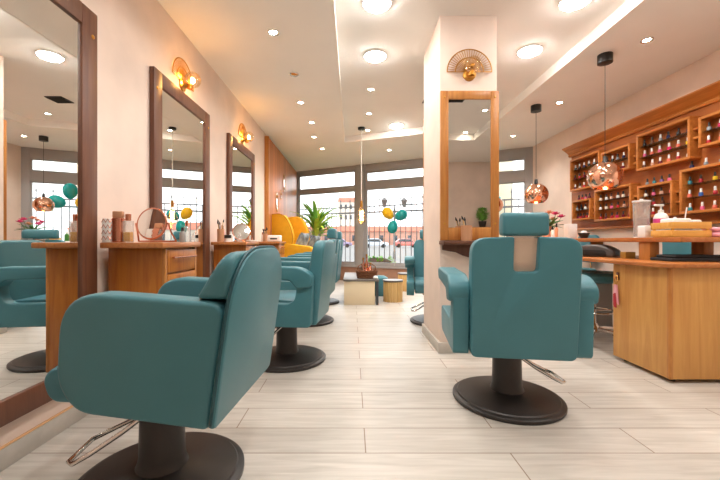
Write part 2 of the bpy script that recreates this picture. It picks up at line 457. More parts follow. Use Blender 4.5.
def building(name, label, x0, x1, y, h, rh, wallm, n, rows):
    t = thing(name, label, 'building', ((x0+x1)/2, y, -.2))
    L = (x1-x0)/2
    b = MB(); b.box((-L, 0, 0), (L, 6, h), .02); b.obj('wall', wallm, t)
    b = MB(); b.prism([(-.4, h), (6.4, h), (3, h+rh)], -L-.3, L+.3, 'X'); b.obj('roof', MT['roof'], t)
    for r in range(rows):
        for i in range(n):
            cx = -L+(i+.5)*2*L/n; zz = h*(r+.3)/rows
            b = MB(); b.box((cx-.45, -.05, zz), (cx+.45, .05, zz+h*.42/rows), .01); b.obj('window', MT['carglass'], t)
building('long_house', 'long rose-walled house with red roof beyond the street', -60, 28, 95, 3.6, 1.5, MT['brickw'], 24, 1)
building('pale_house', 'tall pale stone house rising left of the street lamp', -5.6, 4.5, 150, 17.5, 2, MT['stone'], 5, 4)
building('red_house', 'low red-roofed house right of the street lamp', 30, 70, 92, 4.0, 2.0, MT['stone'], 9, 1)
b = MB(); b.box((3.42, 8.35, -.119), (3.74, 8.75, 4.5), .01)
tag(b.obj('outdoor_pier', MT['facade']), 'beige masonry pier outside the window right of the pillar', 'pier')
def car(label, x, y, c, rz=0):
    t = thing('car', label, 'car', (x, y, -.16), rz)
    body = rpoly([(-2.0, .3, .1), (2.0, .3, .1), (2.05, .75, .15), (1.1, .88, .1), (.6, 1.4, .2), (-1.1, 1.42, .25), (-1.7, .92, .1), (-2.05, .85, .1)])
    b = MB(); b.prism(body, -.8, .8, 'Y', .08); b.obj('body', mat('car_paint', c, .25, coat=.5), t)
    gl = rpoly([(.92, .92, .04), (.52, 1.32, .08), (-1.0, 1.33, .1), (-1.45, .95, .04)])
    b = MB(); b.prism(gl, -.82, .82, 'Y', .02); b.obj('window', MT['carglass'], t)
    for wx in (-1.25, 1.25):
        for wy in (-.78, .78):
            b = MB(); b.tube([(wx, wy-.09, .31), (wx, wy+.09, .31)], .31, 16); b.obj('wheel', MT['tyre'], t)
car('white car parked outside, leftmost of the row beyond the fence', -7.2, 56, 'dcdcdc')
car('dark purple car parked outside, second from the left beyond the fence', -2.0, 58, '8f7fa0')
car('pale silver car parked outside, right of the wide window mullion', 3.6, 56, 'c6ccd6')
car('red car parked outside near the lamp post', 8.6, 57, 'c46a62')
car('dark blue car parked outside, rightmost of the row', 13.6, 58, '56647e')
# shrub outside the mullion
random.seed(5)
t = thing('garden_shrub', 'low rounded green shrub outside beside the wide window mullion', 'shrub', (.62, 8.75, -.12))
b = MB()
for i in range(240):
    th = random.uniform(0, 2*pi); ph = random.uniform(.05, 1); rr = .45
    p = V((cos(th)*rr*math.sqrt(1-ph*ph*.7), sin(th)*rr*.7, .1+ph*.5)); dv = V((cos(th), sin(th), .6)).normalized()*.09
    b.blade([p, p+dv*.5, p+dv], [.012, .028, .002])
b.obj('foliage', MT['leaf'], t)
b = MB(); b.lathe([(0, 0), (.06, 0), (.05, .3), (.3, .45), (.35, .5), (.2, .58), (0, .6)], n=12); b.obj('stem', MT['soil'], t)

# ------------------------------------------------------------------ barber chairs
def base_parts(t, lever_rz):
    b = MB(); b.lathe([(0, 0), (.283, 0), (.29, .008), (.29, .02), (.282, .026), (.268, .028), (.262, .034), (.12, .055), (.09, .062), (0, .062)], n=64); b.obj('base_plate', MT['black'], t, 30)
    b = MB(); b.lathe([(.09, .06), (.083, .075), (.078, .1), (.074, .3), (.08, .305), (.08, .318), (0, .318)], n=36); b.obj('column', MT['black'], t)
    b = MB(); b.box((-.16, -.16, .312), (.16, .16, .34), .006); b.obj('seat_bracket', MT['blackp'], t)
    rm = M4.Rotation(lever_rz, 4, 'Z')
    pts = [(-.045, .05, .255), (-.055, .12, .205), (-.09, .20, .16), (-.095, .25, .135), (-.07, .275, .13), (.07, .275, .13), (.095, .25, .135), (.09, .20, .16), (.055, .12, .205), (.045, .05, .255)]
    b = MB(); b.tube(pts, .0085, 10, m=rm); b.obj('foot_lever', MT['chrome'], t)

def fat(outline, ylo, yhi, bev, fn): pass

def c_chair(headrest=True, lever=0):
    t = thing('barber_chair', 'x', 'chair')
    base_parts(t, lever)
    # seat cushion
    sp = rpoly([(-.24, .335, .03), (.27, .335, .05), (.29, .44, .05), (.26, .475, .03), (0, .485, .05), (-.24, .465, .02)])
    b = MB(); b.prism(sp, -.240, .240, 'X', .022, 3); b.obj('seat', MT['tealseat'], t)
    # back with a notch at the top centre when it carries a headrest
    if headrest:
        o = rpoly([(-.243, .31, .035), (.243, .31, .035), (.246, .895, .075), (.054, .9, .012), (.054, .735, .02), (-.054, .735, .02), (-.054, .9, .012), (-.246, .895, .075)])
    else:
        o = rpoly([(-.243, .31, .035), (.243, .31, .035), (.246, .885, .09), (-.246, .885, .09)], 7)
    lean = lambda v: (v.x, v.y - .055*(v.z-.31)/.58 - (.0 if v.y < -.22 else .035*max(0, v.z-.5)/.4), v.z)
    b = MB(); b.prism(o, -.275, -.165, 'Y', .02, 3, fn=lean); b.obj('backrest', MT['teal'], t)
    for sx in (-1, 1):
        low = rpoly([(-.25, .315, .03), (.27, .315, .06), (.30, .40, .05), (.285, .47, .03), (-.145, .465, .09), (-.16, .605, .01), (-.262, .605, .01)], 6)
        x0, x1 = sorted((sx*.247, sx*.324))
        b = MB(); b.prism(low, x0, x1, 'X', .016, 3); sd = b.obj('side_panel', MT['teal'], t)
        cap = rpoly([(-.262, .58, .03), (-.16, .57, .02), (-.12, .625, .08), (.27, .64, .03), (.30, .69, .04), (.26, .715, .03), (-.18, .71, .08), (-.266, .66, .05)], 5)
        x0, x1 = sorted((sx*.242, sx*.346))
        b = MB(); b.prism(cap, x0, x1, 'X', .03, 4); b.obj('armrest', MT['teal'], t)
    if headrest:
        hp = rpoly([(-.325, .905, .02), (-.235, .905, .02), (-.225, .96, .04), (-.245, 1.016, .03), (-.32, 1.016, .03)])
        b = MB(); b.prism(hp, -.103, .103, 'X', .018, 3); b.obj('headrest', MT['teal'], t)
        b = MB(); b.prism([(-.056, .73), (.056, .73), (.056, .893), (-.056, .893)], -.235, -.215, 'Y', fn=lean); b.obj('notch_plate', MT['plate'], t)
        b = MB(); b.box((-.075, -.30, .888), (.075, -.26, .91), .004);
        b.obj('headrest_bracket', MT['chrome'], t)
    return t

def box_chair(lever=0):
    t = thing('barber_chair', 'x', 'chair')
    base_parts(t, lever)
    sp = rpoly([(-.18, .35, .03), (.275, .355, .04), (.30, .43, .05), (.265, .47, .03), (-.18, .455, .02)])
    b = MB(); b.prism(sp, -.182, .182, 'X', .022, 3); s = b.obj('seat', MT['tealseat'], t)
    b = MB(); b.tube([(-.178, -.1, .462), (-.178, .24, .466), (-.16, .265, .462), (.16, .265, .462), (.178, .24, .466), (.178, -.1, .462)], .005); b.obj('piping', MT['tealp'], s)
    for sx in (-1, 1):
        pa = rpoly([(-.302, .33, .02), (.105, .368, .06), (.165, .455, .06), (.15, .732, .24), (-.352, .70, .05)], 9)
        x0, x1 = sorted((sx*.186, sx*.274))
        b = MB(); b.prism(pa, x0, x1, 'X', .028, 4); b.obj('armrest', MT['teal'], t)
    ol = rpoly([(-.275, .33, .03), (.275, .33, .03), (.27, .856, .21), (-.27, .856, .21)], 9)
    yo = lambda z: -.322 - .075*(z-.33)/.53
    b = MB(); b.prism(ol, 0, 1, 'Y', .008, 2, fn=lambda v: (v.x, yo(v.z) if v.y < .5 else yo(v.z)+.022, v.z)); bk = b.obj('back_shell', MT['teal'], t)
    ic = rpoly([(-.184, .44, .02), (.184, .44, .02), (.184, .70, .02), (.262, .71, .02), (.26, .848, .20), (-.26, .848, .20), (-.262, .71, .02), (-.184, .70, .02)], 7)
    b = MB(); b.prism(ic, 0, 1, 'Y', .02, 3, fn=lambda v: (v.x, yo(v.z)+.018 if v.y < .5 else yo(v.z)+.05+.45*max(0, .856-v.z), v.z))
    b.obj('backrest', MT['teal'], t)
    b = MB(); b.tube([(x, yo(z)+.012, z) for x, z in rpoly([(-.277, .34, .03), (.277, .34, .03), (.272, .859, .21), (-.272, .859, .21)], 9)], .005, 8, closed=True); b.obj('piping', MT['tealp'], bk)
    return t

ch = box_chair(lever=R(12)); ch.location = (-.70, 1.33, 0); ch.rotation_euler.z = R(86)
tag(ch, 'nearest teal barber chair with solid rounded side arms, facing the first tall mirror')
c0 = c_chair(True, lever=R(-85)); c0.location = (.86, 2.0, 0); c0.rotation_euler.z = R(-8)
tag(c0, 'teal barber chair seen from behind, with headrest, before the pillar', None, 'teal chairs with headrests')
c1 = c_chair(False, lever=R(30)); c1.location = (-.485, 2.68, 0); c1.rotation_euler.z = R(84)
tag(c1, 'teal barber chair without headrest, right behind the nearest chair')
for (x, y, rz, lab) in ((-.49, 3.95, 86, 'teal barber chair with headrest facing the third mirror, third in the left row'),
                        (-.47, 5.15, 86, 'farthest teal barber chair in the left row, just before the yellow armchair'),
                        (.925, 3.92, 171, 'teal barber chair half hidden behind the pillar, facing the camera')):
    c = copy_tree(c0); c.location = (x, y, 0); c.rotation_euler.z = R(rz); tag(c, lab, None, 'teal chairs with headrests')
    if rz == 171:
        for q in c.children:
            if q.name.startswith('headrest') and 'bracket' not in q.name: q.scale = (1.7, 1, 1)

# ------------------------------------------------------------------ tall mirrors and vanities on the left wall
def wall_mirror(label, y0, y1, z0=.18, z1=2.045):
    t = thing('wall_mirror', label, 'mirror', (XL, (y0+y1)/2, z0), 0, 'tall brown framed mirrors on the left wall')
    L = (y1-y0)/2; H = z1-z0; sw = .105
    b = MB(); b.box((.001, -L, 0), (.035, -L+sw, H), .004); b.box((.001, L-sw, 0), (.035, L, H), .004)
    b.box((.001, -L+sw, H-.10), (.035, L-sw, H), .004); b.box((.001, -L+sw, 0), (.035, L-sw, .095), .004)
    f = b.obj('frame', MT['brown'], t)
    b = MB(); b.box((.004, -L+sw-.005, .09), (.022, L-sw+.005, H-.095)); b.obj('mirror_glass', MT['mirror'], t)
    for sy in (-1, 1):
        for zz in (.12, H-.13):
            b = MB(); b.ball((.036, sy*(L-.035), zz), .011, 10, (.5, 1, 1)); b.obj('screw_cap', MT['gold'], f)
wall_mirror('nearest tall brown-framed mirror, cut by the left edge of the photo', .90, 1.862)
wall_mirror('middle tall brown-framed mirror under the larger fan sconce', 2.395, 3.335)
wall_mirror('farthest tall brown-framed mirror beside the wood panelling', 3.865, 4.88)

def vanity(label, y0, y1):
    t = thing('vanity_cabinet', label, 'cabinet', (XL, (y0+y1)/2, 0), 0, 'small vanity cabinets between the mirrors')
    L = (y1-y0)/2; D = .346
    b = MB(); b.box((.036, -L+.068, .17), (D-.02, L-.02, .842), .003); b.obj('body', MT['vanity'], t)
    b = MB(); b.box((D-.021, -L+.068, .17), (D-.001, -L+.088, .842), .002); b.obj('face_stile', MT['oak'], t)
    b = MB(); b.box((D-.021, L-.04, .17), (D-.001, L-.02, .842), .002); b.obj('face_stile', MT['oak'], t)
    for z0, z1 in ((.705, .83), (.555, .695), (.19, .545)):
        b = MB(); b.box((D-.02, -L+.091, z0), (D+.002, L-.043, z1), .004); dr = b.obj('drawer' if z0 > .5 else 'door', MT['vanity'], t)
        b = MB(); zz = (z0+z1)/2+.02
        b.cyl((D+.02, -L+.12, zz), (D+.02, L-.075, zz), .006); b.cyl((D, -L+.14, zz), (D+.02, -L+.14, zz), .004); b.cyl((D, L-.10, zz), (D+.02, L-.10, zz), .004)
        b.obj('handle', MT['rose'], dr)
    b = MB(); b.box((.036, -L, .842), (D+.02, L, .872), .006); b.obj('top', MT['vtop'], t)
vanity('nearest vanity cabinet with copper pieces on top, left of the middle mirror', 1.872, 2.345)
vanity('second vanity cabinet, between the middle and farthest mirrors', 3.347, 3.82)
vanity('farthest vanity cabinet with a white box on top, before the wood panelling', 4.892, 5.37)

# ------------------------------------------------------------------ sconces
def sconce(label, loc, rz, lit=True):
    """local: wall plane is y=0, +(-y) points into the room; fan opens upward"""
    t = thing('fan_sconce', label, 'wall lamp', loc, rz, 'brass fan wall lamps')
    b = MB(); n = 26; Rr = .175
    for i in range(n+1):
        th = pi*i/n
        b.tube([(cos(th)*.04, -.012, sin(th)*.04), (cos(th)*Rr, -.012, sin(th)*Rr)], .0022, 5)
    for r_ in (Rr, .11, .04): b.tube([(cos(pi*i/36)*r_, -.012, sin(pi*i/36)*r_) for i in range(37)], .0045, 6)
    b.tube([(-Rr, -.012, 0), (Rr, -.012, 0)], .0035, 6)
    b.obj('fan_shade', MT['gold'], t)
    b = MB(); b.lathe([(0, 0), (.05, 0), (.05, .012), (.03, .018), (.012, .05), (.012, .06), (0, .06)], m=TR((0, 0, -.02), rx=pi/2), n=24)
    b.lathe([(.022, 0), (.022, .03), (.014, .035)], (0, -.06, -.05), n=16); b.obj('base', MT['gold'], t)
    b = MB(); b.ball((0, -.085, .02), .062, 24); g = b.obj('globe', MT['bulbglass'], t)
    b = MB(); b.ball((0, -.085, .012), .017, 12, (1, 1, 1.3)); b.obj('bulb', MT['sconce_bulb'] if lit else MT['gold'], g)
sconce('brass fan wall lamp glowing above the middle tall mirror', (XL, 2.86, 2.14), -pi/2+pi)
sconce('brass fan wall lamp glowing above the farthest tall mirror', (XL, 4.42, 2.14), pi/2)
sconce('brass fan wall lamp on the pillar above its mirror', (.92, PY0, 2.205), 0, False)

# ------------------------------------------------------------------ pillar mirror and its ledge
def pillar_mirror(label, yface, rz, group='golden oak mirrors on the pillar'):
    t = thing('pillar_mirror', label, 'mirror', ((PX0+PX1)/2+.002, yface, .885), rz, group)
    L, H, sw = .228, 1.165, .063
    b = MB(); b.box((-L, -.03, 0), (-L+sw, -.001, H), .004); b.box((L-sw, -.03, 0), (L, -.001, H), .004)
    b.box((-L+sw, -.03, H-.065), (L-sw, -.001, H), .004); b.box((-L+sw, -.03, 0), (L-sw, -.001, .10), .004)
    f = b.obj('frame', MT['oak'], t)
    b = MB(); b.box((-L+sw-.004, -.02, .096), (L-sw+.004, -.004, H-.061)); b.obj('mirror_glass', MT['mirror'], t)
    for sx in (-1, 1):
        for zz in (.13, H-.05):
            b = MB(); b.ball((sx*(L-.032), -.031, zz), .009, 10, (1, .5, 1)); b.obj('screw_cap', MT['gold'], f)
pillar_mirror('golden oak framed mirror on the pillar facing the camera', PY0, 0)
pillar_mirror('golden oak framed mirror on the far side of the pillar', PY1, pi)
t = thing('wall_ledge', 'small brown wooden ledge with scalloped bracket under the pillar mirror', 'shelf', (.917, PY0, .84))
b = MB(); b.box((-.235, -.15, .012), (.235, -.001, .042), .006); b.obj('board', MT['brownH'], t)
br = [(-.21, 0)]
for i in range(9):
    u = i/8; br.append((-.21+.42*u, -.03-.06*sin(pi*u)-.012*cos(4*pi*u)))
br.append((.21, 0))
b = MB(); b.prism([(x, z+.012) for x, z in br], -.022, -.002, 'Y', .003); b.obj('bracket', MT['brown'], t)

# ------------------------------------------------------------------ lights in the ceiling
def panel_light(x, y, label):
    t = thing('ceiling_panel_light', label, 'ceiling light', (x, y, TRAY), 0, 'round ceiling panel lights')
    b = MB(); b.lathe([(.110, 0), (.110, -.012), (.100, -.014), (.098, -.006)], n=40); b.obj('rim', MT['white'], t)
    b = MB(); b.lathe([(.099, -.008), (.093, -.022), (.065, -.032), (0, -.036)], n=40); b.obj('diffuser', MT['panel_e'], t)
for x, y, l in ((.185, 2.667, 'round white ceiling panel light cut by the top edge, left of the pillar'),
                (.22, 3.43, 'round white ceiling panel light left of the pillar, second from the top edge'),
                (1.64, 2.644, 'round white ceiling panel light cut by the top edge, right of the pillar'),
                (1.65, 3.34, 'round white ceiling panel light just right of the pillar top'),
                (.68, 5.5, 'small-looking round panel light at the far end of the raised ceiling'),
                (.2, 1.88, 'added round ceiling panel light beyond the top edge, before the left one cut by it'),  # this and the next three are unseen, added to brighten the room
                (1.65, 1.88, 'added round ceiling panel light beyond the top edge, above the headrest chair'),
                (.2, 1.1, 'added round ceiling panel light, unseen overhead, right of the nearest chair'),
                (.2, .33, 'added round ceiling panel light, unseen overhead, close to the camera')):
    panel_light(x, y, l)
def downlight(x, y, z, label, lit=True):
    t = thing('ceiling_spotlight', label, 'ceiling light', (x, y, z), 0, 'small recessed ceiling spotlights')
    b = MB(); b.lathe([(.028, 0), (.046, 0), (.046, -.006), (.04, -.009), (.03, -.004), (.028, 0)], n=24); b.obj('trim_ring', MT['chrome'], t)
    b = MB(); b.lathe([(.03, -.002), (0, -.003)], n=20); b.obj('bulb', MT['spot_e'] if lit else MT['gold'], t)
    if lit:
        ld = bpy.data.lights.new('spot_lamp', 'SPOT'); ld.energy = SPOT_W; ld.spot_size = R(125); ld.spot_blend = .8
        ld.color = (1, .98, .94); ld.shadow_soft_size = .03
        lo = bpy.data.objects.new('spot_lamp', ld); C.objects.link(lo); lo.parent = t; lo.location = (0, 0, -.02)
for i, (x, y) in enumerate(((-.63, 2.88), (-.62, 4.34), (-.57, 5.07), (-.61, 5.77), (-.54, 6.5))):
    downlight(x, y, LOW, 'small ceiling spotlight, %s along the left low ceiling strip' % ORD[i])
downlight(-.58, 3.6, LOW, 'unlit brass ceiling spotlight in the left low ceiling strip', False)
for i, (x, y) in enumerate(((.22, 4.2), (.235, 5.0), (.25, 5.75), (1.57, 5.0))):
    downlight(x, y, TRAY, 'small ceiling spotlight in the raised ceiling, %s beyond the round panels' % ORD[i])
for i, (x, y) in enumerate(((2.45, 2.99), (2.5, 4.34), (2.56, 5.72))):
    downlight(x, y, LOW, 'small ceiling spotlight, %s along the right ceiling strip from the camera' % ORD[i])
downlight(.68, 6.6, LOW, 'small ceiling spotlight beyond the raised ceiling, before the window')
for i, (x, y, z) in enumerate(((1.8, .75, TRAY), (1.85, -.25, TRAY), (-.65, 1.3, LOW), (2.5, 1.4, LOW))):  # last two are out of view, added for light near the camera
    downlight(x, y, z, 'small ceiling spotlight near the camera, %s' % ['seen in the pillar mirror upper row', 'seen in the pillar mirror lower row', 'added unseen above the nearest chair', 'added unseen above the near end of the desk'][i])
def vent(x, y, label):
    t = thing('ceiling_vent', label, 'vent', (x, y, TRAY), 0, 'dark ceiling vents')
    b = MB(); b.box((-.105, -.105, -.012), (.105, .105, 0), .004); b.obj('frame', MT['blackp'], t)
    for k in range(5):
        b = MB(); b.box((-.09, -.085+k*.036, -.018), (.09, -.067+k*.036, -.012)); b.obj('slat', MT['dark'], t)
vent(1.0, 4.5, 'dark square ceiling vent reflected in the nearest tall mirror')
vent(1.3, 1.15, 'dark square ceiling vent reflected at the top of the pillar mirror')

# copper pendants over the nail desk
def pendant(y, label):
    t = thing('pendant_lamp', label, 'pendant lamp', (2.27, y, 1.455), 0, 'copper globe pendant lamps')
    H = LOW-1.455
    b = MB(); b.lathe([(0, H), (.06, H), (.06, H-.075), (.012, H-.082), (0, H-.082)], n=28); b.obj('canopy', MT['blackp'], t)
    b = MB(); b.cyl((0, 0, .14), (0, 0, H-.08), .003, n=6); b.obj('cord', MT['blackp'], t)
    b = MB(); b.lathe([(0, .185), (.016, .185), (.022, .14), (.03, .125), (0, .125)], n=16); b.obj('socket', MT['blackp'], t)
    r = .138; prof = []
    for i in range(20):
        th = R(14)+ (R(138)-R(14))*i/19
        prof.append((r*sin(th), r*cos(th)*.97))
    prof2 = [(a-.004 if a > .01 else a, z-.002) for a, z in prof[::-1]]
    b = MB(); b.lathe(prof+prof2, n=48); sh = b.obj('shade', MT['copper'], t, 60)
    b = MB(); b.ball((0, 0, .0), .03, 14); b.cyl((0, 0, .02), (0, 0, .125), .012); b.obj('bulb', MT['pend_e'], sh)
pendant(3.23, 'nearest copper globe pendant lamp, before the nail polish shelves')
pendant(4.44, 'middle copper globe pendant lamp, right above the headrest chair')
pendant(5.75, 'farthest copper globe pendant lamp, mostly hidden behind the pillar')
# filament pendant by the window
t = thing('filament_pendant', 'teardrop filament bulb pendant hanging before the window mullion', 'pendant lamp', (.147, 5.62, 1.15))
H = TRAY-1.15
b = MB(); b.lathe([(0, H), (.055, H), (.055, H-.03), (.01, H-.035), (0, H-.035)], n=24); b.obj('canopy', MT['blackp'], t)
b = MB(); b.cyl((0, 0, .33), (0, 0, H-.03), .007, n=8); b.obj('cord', MT['string'], t)
b = MB(); b.lathe([(0, .36), (.018, .36), (.022, .3), (.022, .26), (0, .26)], n=16); b.obj('socket', MT['gold'], t)
b = MB(); b.lathe([(.02, .26), (.03, .22), (.06, .15), (.078, .09), (.075, .04), (.05, .005), (0, -.012)], n=24); bg_ = b.obj('bulb_glass', MT['bulbglass'], t)
b = MB()
b.tube([(.02+.012*sin(i*.9), .03*cos(i*2.1), .05+.008*i) for i in range(20)], .004, 5); b.tube([(-.03*cos(i*1.7), .025*sin(i*1.7), .05+.009*i) for i in range(18)], .004, 5)
b.obj('filament', MT['filament'], bg_)

# ------------------------------------------------------------------ balloons
def balloon(c, r, m, label, tilt):
    t = thing('balloon', label, 'balloon', c, tilt)
    b = MB(); prof = [(0, 1.12)]
    for i in range(1, 16):
        th = pi*i/16; prof.append((sin(th)*(1-.10*(1-cos(th))/2*1.4), cos(th)*(1.12 if th < pi/2 else 1.25)))
    prof += [(.04, -1.27), (.07, -1.34), (0, -1.33)]
    b.lathe([(a*r, z*r) for a, z in prof], n=24, m=TR(ry=tilt)); b.obj('skin', m, t)
    b = MB(); p = M4.Rotation(tilt, 4, 'Y') @ V((0, 0, -1.34*r)); b.tube([p, p*1.08], [.006, .003], 6); b.obj('knot', m, t)
    t.rotation_euler.z = 0
bx, by, bz = .86, 7.38, 1.32
balloon((bx-.125, by, bz+.13), .115, MT['yellow_b'], 'yellow balloon in the cluster before the right window', R(-40))
balloon((bx+.15, by-.02, bz+.09), .115, MT['teal_b'], 'teal balloon, upper of the two in the window cluster', R(62))
balloon((bx-.03, by-.02, bz-.16), .115, MT['teal_b'], 'teal balloon, lower of the two in the window cluster', R(195))
b = MB(); b.tube([(bx, by+.0, bz), (bx+.02, by+.05, bz-.4), (bx+.01, by+.03, .36)], .0025, 5)
tag(b.obj('balloon_ribbon', MT['string']), 'thin pale ribbon hanging from the window balloon cluster', 'ribbon')
bx, by, bz = 2.33, 6.42, 1.60
balloon((bx+.12, by-.2, bz-.04), .12, MT['teal_b'], 'teal balloon beside the pillar, wider one seen in the nearest mirror', R(75))
balloon((bx-.0, by-.05, bz+.17), .12, MT['teal_b'], 'teal balloon beside the pillar, upper one of its cluster', R(0))
balloon((bx-.2, by, bz-.03), .115, MT['yellow_b'], 'yellow balloon of the cluster behind the pillar', R(-80))

# ------------------------------------------------------------------ window side: armchair, plant, table, stools
t = thing('wingback_armchair', 'mustard yellow wingback armchair by the wood panelling', 'armchair', (-.86, 6.12, 0), R(-90-14))
# local +y forward
for sx in (-1, 1):
    for sy in (-.28, .3):
        b = MB(); b.lathe([(0, 0), (.018, 0), (.03, .2), (0, .2)], (sx*.3, sy, 0), n=12); b.obj('leg', MT['brown'], t)
b = MB(); b.box((-.35, -.34, .2), (.35, .36, .36), .03, 3); b.obj('seat_frame', MT['yellow'], t)
b = MB(); b.box((-.27, -.26, .36), (.27, .38, .5), .045, 4); b.obj('seat_cushion', MT['yellow'], t)
bo = rpoly([(-.33, .34, .02), (.33, .34, .02), (.35, 1.1, .1), (.25, 1.34, .16), (-.25, 1.34, .16), (-.35, 1.1, .1)], 6)
b = MB(); b.prism(bo, -.36, -.24, 'Y', .04, 4, fn=lambda v: (v.x, v.y-.12*(v.z-.34), v.z)); b.obj('backrest', MT['yellow'], t)
for sx in (-1, 1):
    wg = rpoly([(-.36, .62, .02), (-.10, .66, .08), (.02, .86, .12), (-.02, 1.12, .14), (-.16, 1.33, .12), (-.47, 1.30, .08)], 7)
    x0, x1 = sorted((sx*.30, sx*.385))
    b = MB(); b.prism(wg, x0, x1, 'X', .03, 4); wob = b.obj('wing', MT['yellow'], t)
    b = MB(); b.tube([(sx*.385, y, z) for y, z in wg], .006, 6, closed=True); b.obj('piping', MT['yellowp'], wob)
    ar = rpoly([(-.36, .25, .02), (.34, .25, .04), (.38, .68, .07), (.32, .79, .06), (-.05, .84, .1), (-.38, .86, .02)], 6)
    x0, x1 = sorted((sx*.285, sx*.40))
    b = MB(); b.prism(ar, x0, x1, 'X', .035, 4); b.obj('arm', MT['yellow'], t)
def cushion(loc, rz, rx, m, label):
    b = MB(); tb = bmesh.new(); bmesh.ops.create_grid(tb, x_segments=12, y_segments=12, size=.2)
    top = [v for v in tb.verts]
    n0 = len(top)
    for s_ in (1, -1):
        t2 = tb.copy()
        for v in t2.verts:
            q = (1-(v.co.x/.2)**2)*(1-(v.co.y/.2)**2); v.co.z = s_*.07*max(0, q)**.45
            v.co.x *= 1-.06*(1-abs(v.co.y)/.2); v.co.y *= 1-.06*(1-abs(v.co.x)/.2)
        b.merge(t2)
    tb.free(); bmesh.ops.remove_doubles(b.b, verts=b.b.verts, dist=1e-5); bmesh.ops.recalc_face_normals(b.b, faces=b.b.faces)
    o = b.obj('cushion', m, None, 60); o.location = loc; o.rotation_euler = (rx, 0, rz); tag(o, label, 'cushion')
cushion((-.84, 5.98, .83), R(-104), R(68), MT['pat'], 'grey patterned cushion leaning in the yellow armchair, nearer one')
cushion((-.70, 6.34, .80), R(-104), R(62), MT['pat'], 'grey patterned cushion in the yellow armchair, farther one')
# dracaena
random.seed(11)
t = thing('potted_dracaena', 'spiky green dracaena plant behind the yellow armchair', 'plant', (-.72, 7.2, 0))
b = MB(); b.lathe([(0, 0), (.14, 0), (.18, .38), (.19, .4), (.17, .4), (.16, .36), (0, .36)], n=28); b.obj('pot', MT['cream'], t)
b = MB(); b.cyl((0, 0, .35), (.01, 0, 1.22), .03, .025); b.obj('trunk', MT['brown'], t)
for mname, cnt in (('leafy', 40), ('leaf', 26)):
    b = MB()
    for i in range(cnt):
        th = random.uniform(0, 2*pi); el = random.uniform(.35, 1.5); L = random.uniform(.48, .74)
        p0 = V((0, 0, random.uniform(.9, 1.18))); pts = []
        for k in range(7):
            u = k/6; dr = L*u; e = el-.4*u*u*(1.5-el*.7)
            pts.append(p0+V((max(-.54, cos(th)*cos(e)*dr), sin(th)*cos(e)*dr*.6, sin(e)*dr)))
        b.blade(pts, [.014, .03, .042, .042, .034, .02, .002], .0015, cup=.35)
    b.obj('foliage', MT[mname], t)
# leaf-shaped wall mirrors on panelling
for i, (y, z, h) in enumerate(((6.85, 1.98, .17), (6.55, 1.72, .09), (6.2, 1.55, .18))):
    t = thing('leaf_mirror', 'leaf-shaped wall mirror on the wood panelling, ' + ['highest of three', 'smallest of three', 'lowest of three'][i], 'mirror', (XL+.05, y, z), 0, 'leaf mirrors on the panelling')
    ol = [(sin(pi*k/12)*h*.42*(1 if True else 1), cos(pi*k/12)*h) for k in range(13)] + [(-sin(pi*k/12)*h*.42, cos(pi*k/12)*h) for k in range(11, 0, -1)]
    b = MB(); b.prism(ol, .0, .012, 'X', .002); b.obj('glass', MT['mirror'], t)
    b = MB(); b.tube([(.012, p, q) for p, q in ol], .004, 6, closed=True); b.obj('rim', MT['gold'], t)
# low table
t = thing('low_table', 'long low table with cream front panel and dark steel leg', 'table', (.13, 5.5, 0))
b = MB(); b.box((-.25, -.56, .325), (.24, .56, .352), .003); b.obj('top', MT['greytop'], t)
b = MB(); b.box((-.24, -.545, 0), (.185, -.52, .325), .002); b.obj('front_panel', MT['cream'], t)
b = MB(); b.box((-.24, .52, 0), (.185, .545, .325), .002); b.obj('rear_panel', MT['cream'], t)
for sy in (-.55, .525):
    b = MB(); b.box((.2, sy, 0), (.235, sy+.025, .325), .002); b.obj('leg', MT['steel'], t)
t = thing('wicker_basket', 'dark brown wicker basket on the low table', 'basket', (.21, 5.12, .352))
b = MB()
prof = [(0, 0), (.9, 0), (1.0, .1), (1.03, .115), (.97, .115), (.88, .02), (0, .02)]
b.lathe([(r*.14, z) for r, z in prof], n=28, m=M4.Diagonal((1.05, .75, 1, 1)))
for k in range(5):
    z = .015+.022*k; rr = .14*(.9+.1*z/.1)
    b.tube([(cos(a_*pi/16)*rr*1.07, sin(a_*pi/16)*rr*.77, z+.004*sin(a_*4+k*pi)) for a_ in range(32)], .007, 6, closed=True)
b.obj('body', MT['wicker'], t)
b = MB(); b.tube([(-.135, 0, .10), (-.12, 0, .17), (-.05, 0, .215), (.05, 0, .215), (.12, 0, .17), (.135, 0, .10)], .007, 6); b.obj('handle', MT['wicker'], t)
for i, (dx, dy, h, r) in enumerate(((-.05, 0, .27, .03), (.0, .03, .32, .028), (.05, -.01, .2, .035), (-.01, -.04, .16, .03))):
    t = thing('copper_bottle', 'rose gold bottle standing in the wicker basket, ' + ['left one', 'tallest one', 'right one', 'shortest front one'][i], 'bottle', (.21+dx, 5.12+dy, .374), 0, 'copper bottles in the basket')
    b = MB(); b.lathe([(0, 0), (r, 0), (r, h*.55), (r*.4, h*.72), (r*.38, h*.88), (0, h*.88)], n=16); b.obj('body', MT['rose'], t)
    b = MB(); b.lathe([(0, h*.88), (r*.48, h*.88), (r*.48, h), (0, h)], n=12); b.obj('cap', MT['gold'], t)
